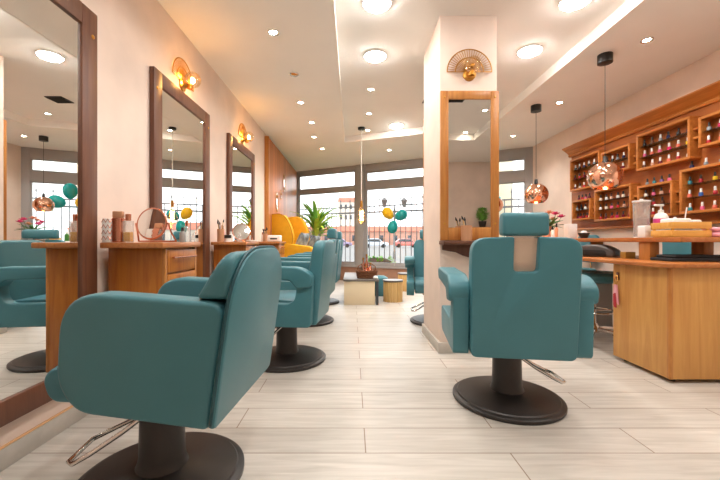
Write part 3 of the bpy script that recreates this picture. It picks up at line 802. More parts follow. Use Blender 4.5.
def slat_stool(x, y, label):
    t = thing('slatted_stool', label, 'stool', (x, y, 0), 0, 'round slatted stools')
    b = MB(); b.lathe([(0, .29), (.148, .29), (.15, .30), (.148, .312), (0, .316)], n=40); b.obj('top', MT['greytop'], t)
    b = MB(); b.lathe([(0, .01), (.128, .01), (.128, .29), (0, .29)], n=32); b.obj('core', MT['bamboo'], t)
    for k in range(26):
        a_ = 2*pi*k/26
        b = MB(); b.box((-.0145, -.006, 0), (.0145, .006, .288), .003, m=M4.Rotation(a_, 4, 'Z') @ M4.Translation((0, .135, 0))); b.obj('slat', MT['bamboo'], t)
slat_stool(.60, 5.28, 'round slatted wooden stool with grey top, right of the low table')
slat_stool(.96, 6.4, 'round slatted wooden stool farther back, below the window')
b = MB(); b.lathe([(0, 0), (.10, 0), (.13, .04), (.135, .2), (.12, .29), (.06, .32), (0, .325)], n=28); o = b.obj('floor_pouf', MT['teal']); o.location = (.46, 5.82, 0)
tag(o, 'small teal pouf between the low table and the slatted stool', 'pouf')
b = MB(); b.ball((0, 0, 0), .034, 12, (1, .9, .7)); o = b.obj('paper_tissue', MT['towel']); o.location = (.325, 4.982, .376); tag(o, 'crumpled white tissue on the low table beside the basket', 'tissue')

# ------------------------------------------------------------------ nail desk
DX0, DX1, DY0, DY1, DZ = 1.895, 2.66, 2.20, 4.95, .745
t = thing('nail_desk', 'long wooden nail desk with rounded dark top and cabinet end', 'desk', (0, 0, 0))
top = rpoly([(DX0, DY0-.02, .10), (DX1, DY0-.02, .02), (DX1, DY1, .02), (DX0, DY1, .1)], 6)
b = MB(); b.prism(top, DZ-.03, DZ, 'Z', .008, 3); b.obj('top', MT['desktop'], t)
b = MB(); b.prism([(1.96, 2.22), (2.60, 2.22), (2.60, 2.70), (1.96, 2.70)], .025, DZ-.03, 'Z', .004); cab = b.obj('cabinet', MT['desk'], t)
b = MB(); b.box((1.957, 2.217, .025), (1.98, 2.24, DZ-.03), .004); b.obj('corner_post', MT['oak'], cab)
for x, y in ((2.02, 2.28), (2.55, 2.28), (2.02, 2.64), (2.55, 2.64)):
    b = MB(); b.lathe([(0, 0), (.022, 0), (.022, .025), (0, .025)], (x, y, 0), n=12); b.obj('foot', MT['blackp'], t)
b = MB(); b.box((2.08, 4.35, .0), (2.60, 4.85, DZ-.03), .004); b.obj('far_cabinet', MT['desk'], t)
UZ = .905
t = thing('raised_counter', 'narrow wooden counter raised on blocks above the nail desk', 'counter', (0, 0, 0))
b = MB(); b.prism(rpoly([(2.10, 2.29, .03), (2.64, 2.29, .02), (2.64, 4.9, .02), (2.10, 4.9, .03)]), UZ-.033, UZ, 'Z', .006, 2); b.obj('top', MT['desktop'], t)
for x, y in ((2.16, 2.62), (2.55, 2.62), (2.16, 3.75), (2.55, 3.75), (2.16, 4.8), (2.55, 4.8)):
    b = MB(); b.box((x-.035, y-.05, DZ), (x+.035, y+.05, UZ-.033), .004); b.obj('support_block', MT['oak'], t)
# things between the two levels
b = MB(); prof = [(-.15, .0, .02), (.15, .0, .02), (.16, .05, .05), (.07, .105, .06), (-.07, .105, .06), (-.16, .05, .05)]
t = thing('nail_lamp', 'black oval nail drying lamp on the desk, left end of the gap', 'lamp', (2.12, 3.12, DZ), R(-50))
b.prism(rpoly(prof, 6), -.10, .10, 'Y', .03, 4); b.obj('shell', MT['greyblk'], t)
b = MB(); b.prism(rpoly([(-.10, .012, .01), (.10, .012, .01), (.09, .06, .03), (-.09, .06, .03)]), -.104, -.095, 'Y', .002); b.obj('opening', MT['dark'], t)
b = MB(); b.box((-.04, -.03, 0), (.04, .03, .05), .005); o = b.obj('gold_box', MT['gold_box']); o.location = (2.16, 2.82, DZ); tag(o, 'small gold box on the desk beside the nail lamp', 'box')
t = thing('folded_mat', 'black folded towel on the desk under the raised counter', 'towel', (2.33, 2.44, DZ))
b = MB(); b.box((-.24, -.09, 0), (.16, .09, .022), .009, 3); b.box((-.21, -.08, .0225), (.15, .075, .042), .009, 3); b.obj('cloth', MT['charcoal'], t)
b = MB(); b.box((-.11, -.08, 0), (.11, .08, .03), .012, 3); b.box((-.08, -.07, .03), (.1, .07, .05), .009, 3); o = b.obj('green_cloth', MT['sage']); o.location = (2.62, 2.40, DZ); tag(o, 'folded sage green cloth on the desk beside the black towel', 'cloth')
# things on the raised counter
t = thing('wooden_crate', 'small pale wooden slatted crate on the raised counter', 'crate', (2.32, 2.545, UZ))
for nm, lo, hi in (('board', (-.135, -.09, .004), (.135, -.08, .047)), ('board', (-.135, -.09, .06), (.135, -.08, .105)), ('board', (-.135, .08, .006), (.135, .09, .05)), ('board', (-.135, .08, .057), (.135, .09, .105)),
                   ('board', (-.135, -.08, .006), (-.125, .08, .05)), ('board', (-.135, -.08, .06), (-.125, .08, .105)), ('board', (.125, -.08, .006), (.135, .08, .05)), ('board', (.125, -.08, .057), (.135, .08, .105))):
    b = MB(); b.box(lo, hi, .002); b.obj(nm, MT['crate'], t)
b = MB(); b.box((-.125, -.08, 0), (.125, .08, .008)); b.obj('bottom', MT['crate'], t)
for x in (-.12, .12):
    for y in (-.075, .075):
        b = MB(); b.box((x-.006, y-.006, .008), (x+.006, y+.006, .1)); b.obj('corner_post', MT['crate'], t)
b = MB(); b.box((-.11, -.065, 0), (.11, .06, .045), .012, 3); b.box((-.10, -.06, .046), (.03, .055, .125), .012, 3); b.box((.035, -.055, .046), (.105, .05, .115), .012, 3)
o = b.obj('white_towels', MT['towel']); o.location = (2.32, 2.545, UZ+.008); tag(o, 'folded white towels filling the pale wooden crate', 'towel')
t = thing('acrylic_dispenser', 'tall clear acrylic cylinder dispenser left of the crate', 'dispenser', (2.275, 2.83, UZ))
b = MB(); b.lathe([(0, .005), (.05, .005), (.056, .28), (.053, .28), (.047, .01), (0, .01)], n=28); b.obj('cylinder', MT['acrylic'], t)
b = MB(); b.lathe([(0, 0), (.056, 0), (.05, .006), (0, .006)], n=28); b.obj('base', MT['white'], t)
b = MB(); b.lathe([(0, .28), (.06, .28), (.06, .292), (.012, .296), (.012, .305), (0, .306)], n=28); b.obj('lid', MT['white'], t)
b = MB(); b.box((-.035, -.03, 0), (.035, .03, .09), .006); o = b.obj('white_box', MT['white']); o.location = (2.205, 2.71, UZ); o.rotation_euler.z = .2; tag(o, 'small white box at the foot of the acrylic dispenser', 'box')
t = thing('soap_dispenser', 'white pump soap bottle with pink label behind the crate', 'bottle', (2.36, 2.75, UZ))
b = MB(); b.lathe([(0, 0), (.045, 0), (.047, .01), (.047, .15), (.035, .18), (.018, .19), (0, .19)], n=24); b.obj('bottle', MT['white'], t)
b = MB(); b.lathe([(.0478, .07), (.0478, .145)], n=24); b.obj('label', MT['mag'], t)
b = MB(); b.lathe([(0, .19), (.018, .19), (.018, .21), (.006, .215), (.006, .245), (0, .245)], n=16); b.box((-.05, -.01, .24), (.018, .01, .256), .004); b.obj('pump', MT['white'], t)
t = thing('lotion_bottle', 'slim white lotion bottle standing behind the crate', 'bottle', (2.44, 2.72, UZ))
b = MB(); b.lathe([(0, 0), (.022, 0), (.022, .11), (.012, .125), (0, .125)], n=18); b.obj('bottle', MT['white'], t)
b = MB(); b.lathe([(0, .125), (.011, .125), (.009, .155), (0, .157)], n=14); b.obj('cap', MT['white'], t)
t = thing('brush_cup', 'small white cup with one slanted brush behind the crate', 'cup', (2.5, 2.72, UZ))
b = MB(); b.lathe([(0, 0), (.025, 0), (.028, .12), (.025, .12), (.022, .005), (0, .005)], n=18); b.obj('cup', MT['white'], t)
b = MB(); b.cyl((-.005, 0, .01), (.03, 0, .23), .004); b.obj('brush', MT['white'], t)
t = thing('folded_towel', 'folded pink towel on the raised counter right of the crate', 'towel', (2.56, 2.46, UZ))
b = MB(); b.box((-.09, -.09, 0), (.07, .1, .035), .015, 3); b.box((-.085, -.085, .0355), (.065, .095, .07), .015, 3); b.obj('cloth', MT['pink2'], t)
# flowers at the far end
def bouquet(x, y, z, label, seed, vm):
    random.seed(seed)
    t = thing('flower_vase', label, 'flowers', (x, y, z))
    b = MB(); b.lathe([(0, 0), (.045, 0), (.06, .05), (.035, .13), (.045, .16), (.04, .16), (.03, .13), (0, .02)], n=20); b.obj('vase', vm, t)
    b = MB(); lf = MB()
    fl_ = []
    for i in range(7):
        th = i*2.4; rr = .03+.02*(i % 3); p = (cos(th)*rr*2.0, sin(th)*rr*2.0, .24+.03*(i % 4))
        b.tube([(0, 0, .03), (p[0]*.5, p[1]*.5, .15), p], .003, 5); fl_.append(p)
    b.obj('stems', MT['darkleaf'], t)
    for i, p in enumerate(fl_):
        f = MB()
        for ring, (n_, rad, up) in enumerate(((6, .055, .3), (5, .04, .9), (4, .022, 1.5))):
            for k in range(n_):
                a_ = 2*pi*k/n_+ring; dv = V((cos(a_)*cos(up), sin(a_)*cos(up), sin(up)))
                q = V(p); f.blade([q, q+dv*rad*.6, q+dv*rad+V((0, 0, .008))], [.008, .022, .01], .0015)
        f.obj('bloom', MT['pink'] if i % 3 else MT['peach'], t)
    for i in range(16):
        th = random.uniform(0, 2*pi); L = random.uniform(.16, .30); e = random.uniform(.1, .9)
        pts = [V((0, 0, .15))+V((cos(th)*cos(e)*L*u, sin(th)*cos(e)*L*u, sin(e)*L*u-.05*u*u)) for u in (0, .33, .66, 1)]
        lf.blade(pts, [.006, .02, .018, .002], .001, cup=.3)
    lf.obj('leaves', MT['darkleaf'], t)
bouquet(2.52, 4.62, UZ, 'pink flower bouquet in a vase at the far end of the raised counter', 3, MT['peach'])
b = MB(); b.box((-.05, -.05, 0), (.05, .05, .17), .008); o = b.obj('white_dispenser', MT['white']); o.location = (2.5, 4.12, UZ); tag(o, 'square white tissue dispenser on the raised counter near the flowers', 'dispenser')
t = thing('small_bowl', 'black small bowl with a white ball on the raised counter', 'bowl', (2.46, 3.82, UZ))
b = MB(); b.lathe([(0, 0), (.03, 0), (.05, .04), (.055, .06), (.05, .06), (.03, .01), (0, .008)], n=20); b.obj('bowl', MT['blackp'], t)
b = MB(); b.ball((0, 0, .05), .035, 14); b.obj('cotton', MT['towel'], t)
for i, (x, y, h) in enumerate(((2.44, 4.38, .15), (2.50, 4.40, .19), (2.38, 4.45, .12))):
    t = thing('glass_bottle', 'small bottle in front of the flowers, ' + ['middle one', 'tallest one', 'shortest one'][i], 'bottle', (x, y, UZ), 0, 'bottles before the flowers')
    b = MB(); b.lathe([(0, 0), (.018, 0), (.018, h*.6), (.008, h*.75), (0, h*.75)], n=14); b.obj('bottle', MT['peach'] if i else MT['white'], t)
    b = MB(); b.lathe([(0, h*.75), (.01, h*.75), (.01, h), (0, h)], n=12); b.obj('cap', MT['blackp'], t)
# hanging keyring cloth on the cabinet side
t = thing('hanging_ribbon', 'pink and white ribbon hanging on the desk cabinet side', 'ribbon', (1.958, 2.645, .60))
b = MB(); b.box((-.010, -.012, -.005), (0, .012, .05), .003); b.obj('holder', MT['brown'], t)
b = MB(); b.tube([(-.012, 0, .03), (-.018, -.02, -.01), (-.016, 0, -.04), (-.018, .02, -.01), (-.012, 0, .03)], .003, 6); b.obj('ring', MT['gold'], t)
b = MB(); b.prism(rpoly([(-.010, -.04, .003), (.012, -.04, .003), (.028, -.17, .01), (.0, -.15, .01), (-.026, -.19, .01)]), -.024, -.014, 'X', .003); b.obj('cloth', MT['pink2'], t)
b = MB(); b.prism(rpoly([(-.006, -.10, .003), (.012, -.11, .003), (.010, -.20, .01), (-.018, -.21, .01)]), -.032, -.025, 'X', .002); b.obj('tassel', MT['red'], t)
# stools / chairs at the desk
def star_base(t, h, r=.26):
    b = MB(); b.cyl((0, 0, .09), (0, 0, h), .022, n=14); b.lathe([(0, .07), (.045, .07), (.045, .12), (.025, .15), (0, .15)], n=16); b.obj('column', MT['chrome'], t)
    for k in range(5):
        a_ = 2*pi*k/5+.3
        b = MB(); b.tube([(cos(a_)*.03, sin(a_)*.03, .10), (cos(a_)*r, sin(a_)*r, .075)], [.02, .013], 8); lg = b.obj('leg', MT['chrome'], t)
        b = MB(); c_ = V((cos(a_)*r, sin(a_)*r, .03)); s_ = V((-sin(a_), cos(a_), 0))*.014; b.tube([c_-s_, c_+s_], .03, 14); b.cyl((c_.x, c_.y, .05), (c_.x, c_.y, .075), .008); b.obj('caster', MT['blackp'], lg)
t = thing('round_stool', 'round teal stool with chrome five-star base under the desk', 'stool', (2.16, 3.22, 0))
star_base(t, .53, .27)
b = MB(); b.lathe([(0, .52), (.19, .52), (.215, .54), (.22, .58), (.2, .605), (0, .615)], n=36); b.obj('seat', MT['teal'], t)
b = MB(); b.tube([(cos(k*pi/12)*.17, sin(k*pi/12)*.17, .26) for k in range(24)], .009, 8, closed=True); b.cyl((-.17, 0, .26), (.17, 0, .26), .007); b.obj('foot_ring', MT['chrome'], t)
def desk_chair(x, y, rz, label):
    t = thing('desk_chair', label, 'chair', (x, y, 0), rz, 'teal desk chairs on the wall side')
    star_base(t, .46, .24)
    b = MB(); b.box((-.21, -.2, .46), (.21, .2, .53), .03, 4); b.obj('seat', MT['teal'], t)
    b = MB(); b.prism(rpoly([(-.19, .60, .06), (.19, .60, .06), (.2, .96, .08), (-.2, .96, .08)]), -.245, -.19, 'Y', .02, 3); b.obj('backrest', MT['teal'], t)
    b = MB(); b.tube([(0, -.1, .455), (0, -.25, .47), (0, -.262, .7)], .014); b.obj('back_post', MT['chrome'], t)
desk_chair(2.88, 3.38, R(90), 'teal desk chair behind the desk near the crate')
desk_chair(2.90, 4.75, R(90), 'teal desk chair behind the desk near the flowers')
t = thing('drawer_trolley', 'grey metal drawer unit in the knee space of the desk', 'cabinet', (2.36, 3.62, 0))
b = MB(); b.box((-.14, -.17, .04), (.14, .17, .52), .006); b.obj('body', MT['grey'], t)
for k in range(3):
    b = MB(); b.box((-.147, -.155, .06+k*.15), (-.139, .155, .20+k*.15), .003); dr = b.obj('drawer', MT['grey'], t)
    b = MB(); b.cyl((-.16, -.05, .15+k*.15), (-.16, .05, .15+k*.15), .005); b.obj('handle', MT['chrome'], dr)
for x in (-.11, .11):
    for y in (-.14, .14):
        b = MB(); b.lathe([(0, 0), (.02, 0), (.02, .04), (0, .04)], (x, y, 0), n=10); b.obj('foot', MT['blackp'], t)
# little table behind the pillar, seen in the nearest mirror
t = thing('side_table', 'white-topped side table behind the pillar, seen in the nearest mirror', 'table', (1.85, 5.3, 0))
b = MB(); b.box((-.35, -.22, .85), (.35, .22, .88), .005); b.obj('top', MT['white'], t)
for x in (-.31, .31):
    for y in (-.18, .18):
        b = MB(); b.box((x-.02, y-.02, 0), (x+.02, y+.02, .85), .003); b.obj('leg', MT['oak'], t)
b = MB(); b.box((-.09, -.06, 0), (.09, .06, .05), .006); o = b.obj('wooden_box', MT['crate']); o.location = (1.72, 5.25, .88); tag(o, 'small flat wooden box on the side table behind the pillar', 'box')
t = thing('green_bottle', 'green bottle with white cap on the side table behind the pillar', 'bottle', (1.56, 5.32, .88))
b = MB(); b.lathe([(0, 0), (.03, 0), (.03, .09), (.012, .11), (0, .11)], n=16); b.obj('bottle', MT['darkleaf'], t)
b = MB(); b.lathe([(0, .11), (.014, .11), (.014, .14), (0, .14)], n=12); b.obj('cap', MT['white'], t)
bouquet(2.08, 5.34, .88, 'pink flower bouquet on the side table, seen in the nearest mirror', 8, MT['white'])

# ------------------------------------------------------------------ nail polish wall
t = thing('polish_display', 'wide wooden backing with crown moulding behind the polish boxes', 'wall display', (XR, 0, 0))
PYA, PYB = 2.3, 5.2
b = MB(); b.box((-.03, PYA, 1.04), (-.001, PYB, 2.1), .003); b.obj('backing', MT['backw'], t)
b = MB(); b.prism([(-.001, 2.09), (-.05, 2.09), (-.06, 2.11), (-.05, 2.125), (-.13, 2.19), (-.15, 2.2), (-.15, 2.215), (-.001, 2.215)], PYA-.03, PYB+.03, 'Y', fn=lambda v: v, m=None); b.obj('crown', MT['shelfw'], t)
b = MB(); b.box((-.06, PYA, 1.03), (-.001, PYB, 1.055), .004); b.obj('lower_ledge', MT['shelfw'], t)
FX = 3.06; BX = XR-.031
frames = {   # y far, y near, z bottom, z top, rows, description
    'A': (5.06, 4.46, 1.57, 2.01, 3, 'far tall upper box'),
    'B': (5.01, 4.63, 1.16, 1.435, 2, 'far small lower box'),
    'C': (4.55, 3.955, 1.125, 1.515, 3, 'wide lower box behind the pendant'),
    'D': (4.43, 3.97, 1.68, 1.96, 2, 'short upper box right of the pendant'),
    'E': (3.88, 3.263, 1.628, 2.015, 3, 'large upper box in the middle'),
    'F': (3.866, 3.442, 1.125, 1.465, 3, 'lower box behind the soap bottle'),
    'G': (3.183, 2.66, 1.70, 1.97, 2, 'upper box at the right photo edge'),
    'H': (3.368, 2.68, 1.13, 1.54, 3, 'large lower box at the right edge'),
}
for k, (yf, yn, z0, z1, rows, desc) in frames.items():
    t = thing('display_box', 'open wooden polish display box, ' + desc, 'shelf', (FX, (yf+yn)/2, z0), 0, 'wooden display boxes on the panel')
    L = (yf-yn)/2; H = z1-z0; th = .024; D_ = BX-FX
    b = MB(); b.box((0, -L, 0), (D_, L, th), .002); b.box((0, -L, H-th), (D_, L, H), .002); b.box((0, -L, th), (D_, -L+th, H-th), .002); b.box((0, L-th, th), (D_, L, H-th), .002)
    b.obj('frame', MT['shelfw'], t)
    for r_ in range(1, rows):
        zz = th+(H-2*th)*r_/rows
        b = MB(); b.box((.012, -L+th, zz-.003), (D_, L-th, zz+.003)); b.obj('glass_shelf', MT['shelfg'], t)
# small ledges between the boxes
for i, (y0, y1, z) in enumerate(((3.955, 3.88, 1.80), (3.955, 3.88, 1.72), (3.263, 3.20, 1.80), (3.263, 3.20, 1.88), (4.63, 4.56, 1.30), (4.63, 4.56, 1.22), (3.44, 3.375, 1.34), (3.44, 3.375, 1.24), (3.95, 3.87, 1.36), (3.95, 3.87, 1.24))):
    b = MB(); b.box((FX+.03, y1, z), (BX, y0, z+.02), .002)
    tag(b.obj('small_ledge', MT['shelfw']), 'short wooden ledge bridging display boxes, ' + ['upper middle gap higher', 'upper middle gap lower', 'upper right gap lower', 'upper right gap higher', 'lower left gap higher', 'lower left gap lower', 'lower right gap higher', 'lower right gap lower', 'lower middle gap higher', 'lower middle gap lower'][i], 'ledge', 'small ledges between display boxes')
# polish bottles
PC = dict(black='1d1a1c', red='b02a34', pink='e06a94', hotpink='d8286c', cream='efe0cc', navy='27305c', teal='3b8a94', yellow='e8c02c', grey='8d949c', wine='6c1c30', coral='e8745c', nude='d8a890', white='eeeae4', purple='6a4a8c', blue='3a66b0', brown='6a4232')
pm = {k: mat('polish_'+k, v, .15, coat=.4) for k, v in PC.items()}
capm = {'black': MT['blackp'], 'white': MT['white']}
protos = {}
def polish(x, y, z, col, cap, label, s=1.0):
    key = (col, cap)
    if key not in protos:
        t = thing('polish_bottle', label, 'nail polish')
        b = MB(); b.lathe([(0, 0), (.0145, 0), (.0165, .004), (.0165, .028), (.0135, .034), (.008, .036), (0, .036)], n=14); b.obj('bottle', pm[col], t)
        b = MB(); b.lathe([(0, .036), (.0095, .036), (.0085, .068), (.0065, .072), (0, .072)], n=12); b.obj('cap', capm[cap], t)
        protos[key] = t
    else: t = copy_tree(protos[key])
    t.location = (x, y, z); t.scale = (s, s, s)
    tag(t, label, 'nail polish', 'nail polish bottles on the wall display')
plan = {   # rows from top to bottom, each: list of (colour, cap)
    'A': (['black:white', 'black:white', 'navy:white', 'black:white', 'grey:white', 'navy:black'], ['wine:black', 'red:black', 'wine:black', 'wine:white', 'black:black', 'red:black'], ['wine:white', 'cream:black', 'red:white', 'black:white', 'wine:black', 'wine:black']),
    'B': (['grey:black', 'black:black', 'white:black', 'nude:white'], ['wine:black', 'red:black', 'wine:black', 'red:black', 'cream:black']),
    'C': (['cream:black', 'white:black', 'nude:black', 'white:black', 'cream:black', 'nude:black'], ['white:black', 'cream:black', 'pink:black', 'red:black', 'nude:black', 'wine:black'], ['red:black', 'wine:black', 'red:black', 'hotpink:black', 'wine:black', 'red:black']),
    'D': (['black:black', 'black:white', 'grey:black', 'navy:white', 'black:white'], ['red:white', 'brown:black', 'cream:black', 'wine:white', 'nude:white']),
    'E': (['black:black', 'brown:black', 'grey:white', 'navy:black', 'black:black', 'navy:black'], ['pink:white', 'coral:white', 'pink:white', 'hotpink:white', 'coral:white', 'yellow:white'], ['brown:white', 'nude:white', 'wine:white', 'coral:white', 'red:white', 'cream:white']),
    'F': (['cream:black', 'pink:black', 'nude:black', 'coral:black'], ['wine:black', 'red:black', 'brown:black', 'wine:black'], ['cream:white', 'red:white', 'nude:black', 'wine:black']),
    'G': (['grey:black', 'hotpink:white', 'coral:black', 'wine:white', 'red:black'], ['red:white', 'coral:white', 'wine:white', 'pink:white', 'red:white']),
    'H': (['teal:black', 'red:black', 'yellow:black', 'blue:black', 'grey:black', 'coral:black'], ['coral:white', 'blue:white', 'red:white', 'purple:white', 'grey:white', 'blue:white'], ['teal:white', 'pink:white', 'coral:white', 'brown:white', 'nude:white', 'teal:white']),
}
short = {'A': 'far tall upper box', 'B': 'far small lower box', 'C': 'box behind the pendant', 'D': 'short upper box', 'E': 'large middle upper box', 'F': 'box behind the soap', 'G': 'upper right-edge box', 'H': 'large right-edge box'}
random.seed(21)
for k, rws in plan.items():
    yf, yn, z0, z1, rows, desc = frames[k]; H = z1-z0; th = .024; n_r = len(rws)
    for ri, row in enumerate(rws):
        lvl = n_r-1-ri
        z = z0+th+(H-2*th)*lvl/rows + (.0035 if lvl else .0005)
        n_ = len(row)
        for i, cc in enumerate(row):
            col, cap = cc.split(':')
            y = yf-.06-(yf-yn-.12)*i/(n_-1)+random.uniform(-.008, .008)
            rn = {2: ['top', 'bottom'], 3: ['top', 'middle', 'bottom']}[n_r][ri]
            polish((FX+BX)/2-.012, y, z, col, cap, '%s polish with %s cap, %s from left, %s row, %s' % (col.replace('hotpink', 'hot pink'), cap, ORD[i], rn, short[k]))
for k, row in (('B', ['wine:black', 'red:black', 'pink:black', 'wine:black']), ('F', ['grey:black', 'teal:black', 'purple:black', 'pink:black']), ('H', ['navy:blue', 'grey:white', 'grey:black', 'grey:black', 'teal:black'])):
    yf, yn, z0, z1, rows, desc = frames[k]
    for i, cc in enumerate(row):
        col, cap = cc.split(':'); cap = 'black' if cap == 'blue' else cap
        y = yf-.07-(yf-yn-.16)*i/(len(row)-1)
        polish((FX+BX)/2, y, z1+.0005, col, cap, '%s polish with %s cap, %s from left, standing on top of %s' % (col, cap, ORD[i], short[k]))

# ------------------------------------------------------------------ things on the vanities and the pillar ledge
VZ = .8725
t = thing('patterned_jar', 'copper and white zigzag patterned jar on the nearest vanity', 'jar', (-1.286, 1.902, VZ))
b = MB(); b.box((-.022, -.022, 0), (.022, .022, .125), .003)
b.obj('body', MT['white'], t)
b = MB()
for k in range(4):
    for f in range(2):
        z = .015+k*.03
        zz = [(-.022, z), (-.011, z+.018), (0, z), (.011, z+.018), (.022, z)]
        if f == 0: b.tube([(p, -.0225, q) for p, q in zz], .0025, 5)
        else: b.tube([(.0225, p, q) for p, q in zz], .0025, 5)
b.obj('zigzag', MT['rose'], t)
t = thing('perfume_bottle', 'rose gold textured perfume bottle on the nearest vanity', 'bottle', (-1.236, 1.905, VZ))
b = MB(); b.box((-.024, -.02, 0), (.024, .02, .13), .006, 3); b.obj('body', MT['rose'], t)
b = MB(); b.box((-.026, -.012, .13), (.026, .012, .165), .004); b.obj('cap', MT['terrac'], t)
t = thing('perfume_bottle', 'clear perfume bottle with amber liquid on the nearest vanity', 'bottle', (-1.188, 1.912, VZ))
b = MB(); b.box((-.021, -.018, 0), (.021, .018, .115), .004); b.obj('glass', MT['acrylic'], t)
b = MB(); b.box((-.018, -.015, .004), (.018, .015, .055), .003); b.obj('liquid', MT['amber'], t)
b = MB(); b.lathe([(0, .115), (.014, .115), (.014, .15), (0, .15)], n=16); b.obj('cap', MT['rose'], t)
def table_mirror(x, y, rz, r, label, tilt=R(-8), zc=None):
    t = thing('tabletop_mirror', label, 'mirror', (x, y, VZ), rz, 'round tabletop mirrors')
    zc = zc or r+.03
    m = TR((0, 0, zc), rx=tilt)
    b = MB(); b.lathe([(0, 0), (r-.004, 0), (r-.004, .005), (0, .006)], n=36, m=m @ M4.Rotation(pi/2, 4, 'X')); b.obj('mirror_glass', MT['mirror'], t)
    b = MB(); b.tube([(cos(k*pi/20)*r, 0, sin(k*pi/20)*r) for k in range(40)], .006, 8, closed=True, m=m); b.obj('rim', MT['rose'], t)
    b = MB()
    for sx in (-1, 1): b.tube([(sx*(r+.012), 0, zc), (sx*(r+.016), .02, .06), (sx*(r+.03), .05, .006)], .005, 6)
    b.tube([(-r-.03, .05, .006), (r+.03, .05, .006)], .005, 6); b.tube([(-r-.012, 0, zc), (-r+.004, 0, zc)], .005, 6); b.tube([(r-.004, 0, zc), (r+.012, 0, zc)], .005, 6)
    b.obj('stand', MT['rose'], t)
table_mirror(-1.15, 2.07, R(-6), .088, 'round rose gold tabletop mirror on the nearest vanity', zc=.108)
table_mirror(-1.13, 3.68, R(20), .085, 'round rose gold tabletop mirror on the second vanity', R(-14), zc=.10)
def bottle(x, y, h, r, m, capm_, label, z=VZ):
    t = thing('toiletry_bottle', label, 'bottle', (x, y, z), 0, 'bottles on the vanities')
    b = MB(); b.lathe([(0, 0), (r, 0), (r, h*.62), (r*.45, h*.75), (0, h*.75)], n=18); b.obj('bottle', m, t)
    b = MB(); b.lathe([(0, h*.75), (r*.5, h*.75), (r*.45, h), (0, h)], n=14); b.obj('cap', capm_, t)
bottle(-1.04, 2.21, .09, .018, MT['grey'], MT['blackp'], 'small grey bottle at the front of the nearest vanity')
bottle(-1.06, 2.31, .14, .02, MT['acrylic'], MT['rose'], 'clear bottle at the far end of the nearest vanity')
def cup(x, y, label, m, n, seed, z=VZ, h=.10, r=.032):
    random.seed(seed)
    t = thing('brush_holder', label, 'cup', (x, y, z))
    b = MB(); b.lathe([(0, 0), (r, 0), (r*1.05, h), (r*.95, h), (r*.9, .006), (0, .006)], n=24); b.obj('cup', m, t)
    for k in range(n):
        a_ = random.uniform(0, 2*pi); d_ = r*.5
        b = MB(); p0 = V((cos(a_+2)*d_*.5, sin(a_+2)*d_*.5, .01)); p1 = V((cos(a_)*d_*1.6, sin(a_)*d_*1.6, h+random.uniform(.03, .07)))
        b.tube([p0, p1], .0035, 6); br_ = b.obj('brush', MT['blackp'] if k % 2 else MT['bamboo'], t)
        b = MB(); dv = (p1-p0).normalized(); b.tube([p1, p1+dv*.012, p1+dv*.03], [.005, .007, .002], 8); b.obj('bristles', MT['charcoal'], br_)
cup(-1.24, 3.40, 'rose copper cup with brushes on the second vanity', MT['terrac'], 4, 1, h=.12)
t = thing('cream_jar', 'white jar with black lid on the second vanity', 'jar', (-1.19, 3.45, VZ))
b = MB(); b.lathe([(0, 0), (.03, 0), (.03, .035), (0, .035)], n=20); b.obj('jar', MT['white'], t)
b = MB(); b.lathe([(0, .035), (.033, .035), (.033, .065), (0, .068)], n=20); b.obj('lid', MT['blackp'], t)
bottle(-1.26, 3.50, .16, .022, MT['pink2'], MT['rose'], 'pink bottle behind the black-lidded jar on the second vanity')
bottle(-1.19, 3.54, .10, .024, MT['white'], MT['white'], 'short white bottle beside the black-lidded jar')
bottle(-1.10, 3.52, .085, .02, MT['acrylic'], MT['white'], 'small clear bottle before the second tabletop mirror')
b = MB(); b.box((-.06, -.03, 0), (.06, .03, .018), .006); o = b.obj('soap_dish', MT['white']); o.location = (-1.05, 3.77, VZ); tag(o, 'flat white soap dish at the front edge of the second vanity', 'dish')
cup(-1.20, 4.97, 'copper cup with brushes on the farthest vanity', MT['terrac'], 6, 4, h=.11)
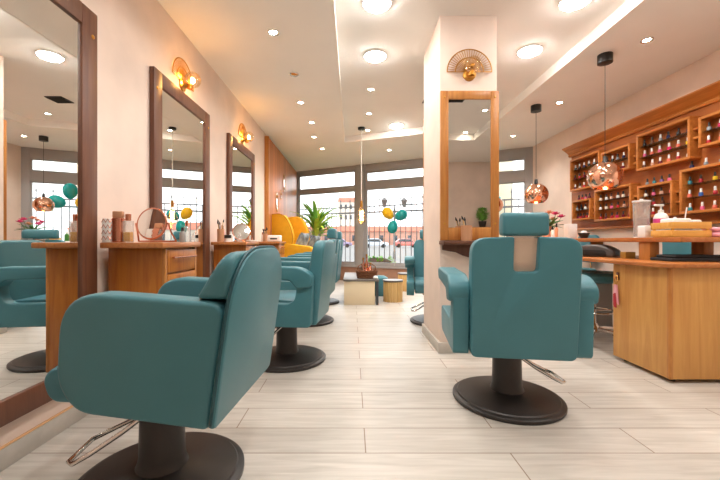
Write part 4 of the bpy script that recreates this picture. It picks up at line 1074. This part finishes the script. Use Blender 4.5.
bottle(-1.26, 5.07, .13, .022, MT['white'], MT['rose'], 'white bottle behind the brush cup on the farthest vanity')
t = thing('tissue_box', 'white box with dark slot on the farthest vanity', 'box', (-1.12, 5.22, VZ))
b = MB(); b.box((-.09, -.075, 0), (.09, .075, .09), .012, 3); b.obj('body', MT['white'], t)
b = MB(); b.box((-.05, -.0765, .03), (.05, -.0745, .05), .0008); b.obj('slot', MT['dark'], t)
LZ = .8825
cup(.87, 2.735, 'copper cup with brushes on the pillar ledge', MT['terrac'], 3, 7, z=LZ, h=.115, r=.04)
# plant on a shelf of the wall behind the camera, seen in the pillar mirror
t = thing('wall_shelf', 'wooden wall shelf with a plant, seen only in the pillar mirror', 'shelf', (2.72, YB, 1.17))
b = MB(); b.box((-.3, .001, -.03), (.3, .2, 0), .004); b.obj('board', MT['oakH'], t)
for x in (-.22, .22):
    b = MB(); b.prism([(.001, -.03), (.16, -.03), (.001, -.15)], x-.01, x+.01, 'X', .002); b.obj('bracket', MT['oak'], t)
random.seed(3)
t = thing('potted_plant', 'bushy green plant in a black pot, reflected in the pillar mirror', 'plant', (2.72, YB+.115, 1.17))
b = MB(); b.lathe([(0, 0), (.06, 0), (.078, .11), (.082, .12), (.07, .12), (.066, .1), (0, .1)], n=24); b.obj('pot', MT['potb'], t)
b = MB()
for i in range(260):
    th = random.uniform(0, 2*pi); ph = random.uniform(.05, 1); r_ = random.uniform(.2, 1)*.10*math.sin(pi*min(.95, ph*.8+.15))**.5
    p = V((cos(th)*r_*1.2, max(-.08, sin(th)*r_*.8), .12+.26*ph)); dv = V((cos(th), sin(th)*.4, random.uniform(.2, 1))).normalized()*.055
    b.blade([p, p+dv*.5, p+dv], [.005, .018, .002], .001)
b.obj('foliage', MT['leaf'], t)
b = MB()
for k in range(7):
    th = k*.9; b.tube([(0, 0, .09), (cos(th)*.04, sin(th)*.025, .2), (cos(th)*.08, sin(th)*.04, .3)], .004, 5)
b.obj('stems', MT['darkleaf'], t)
# ---- END
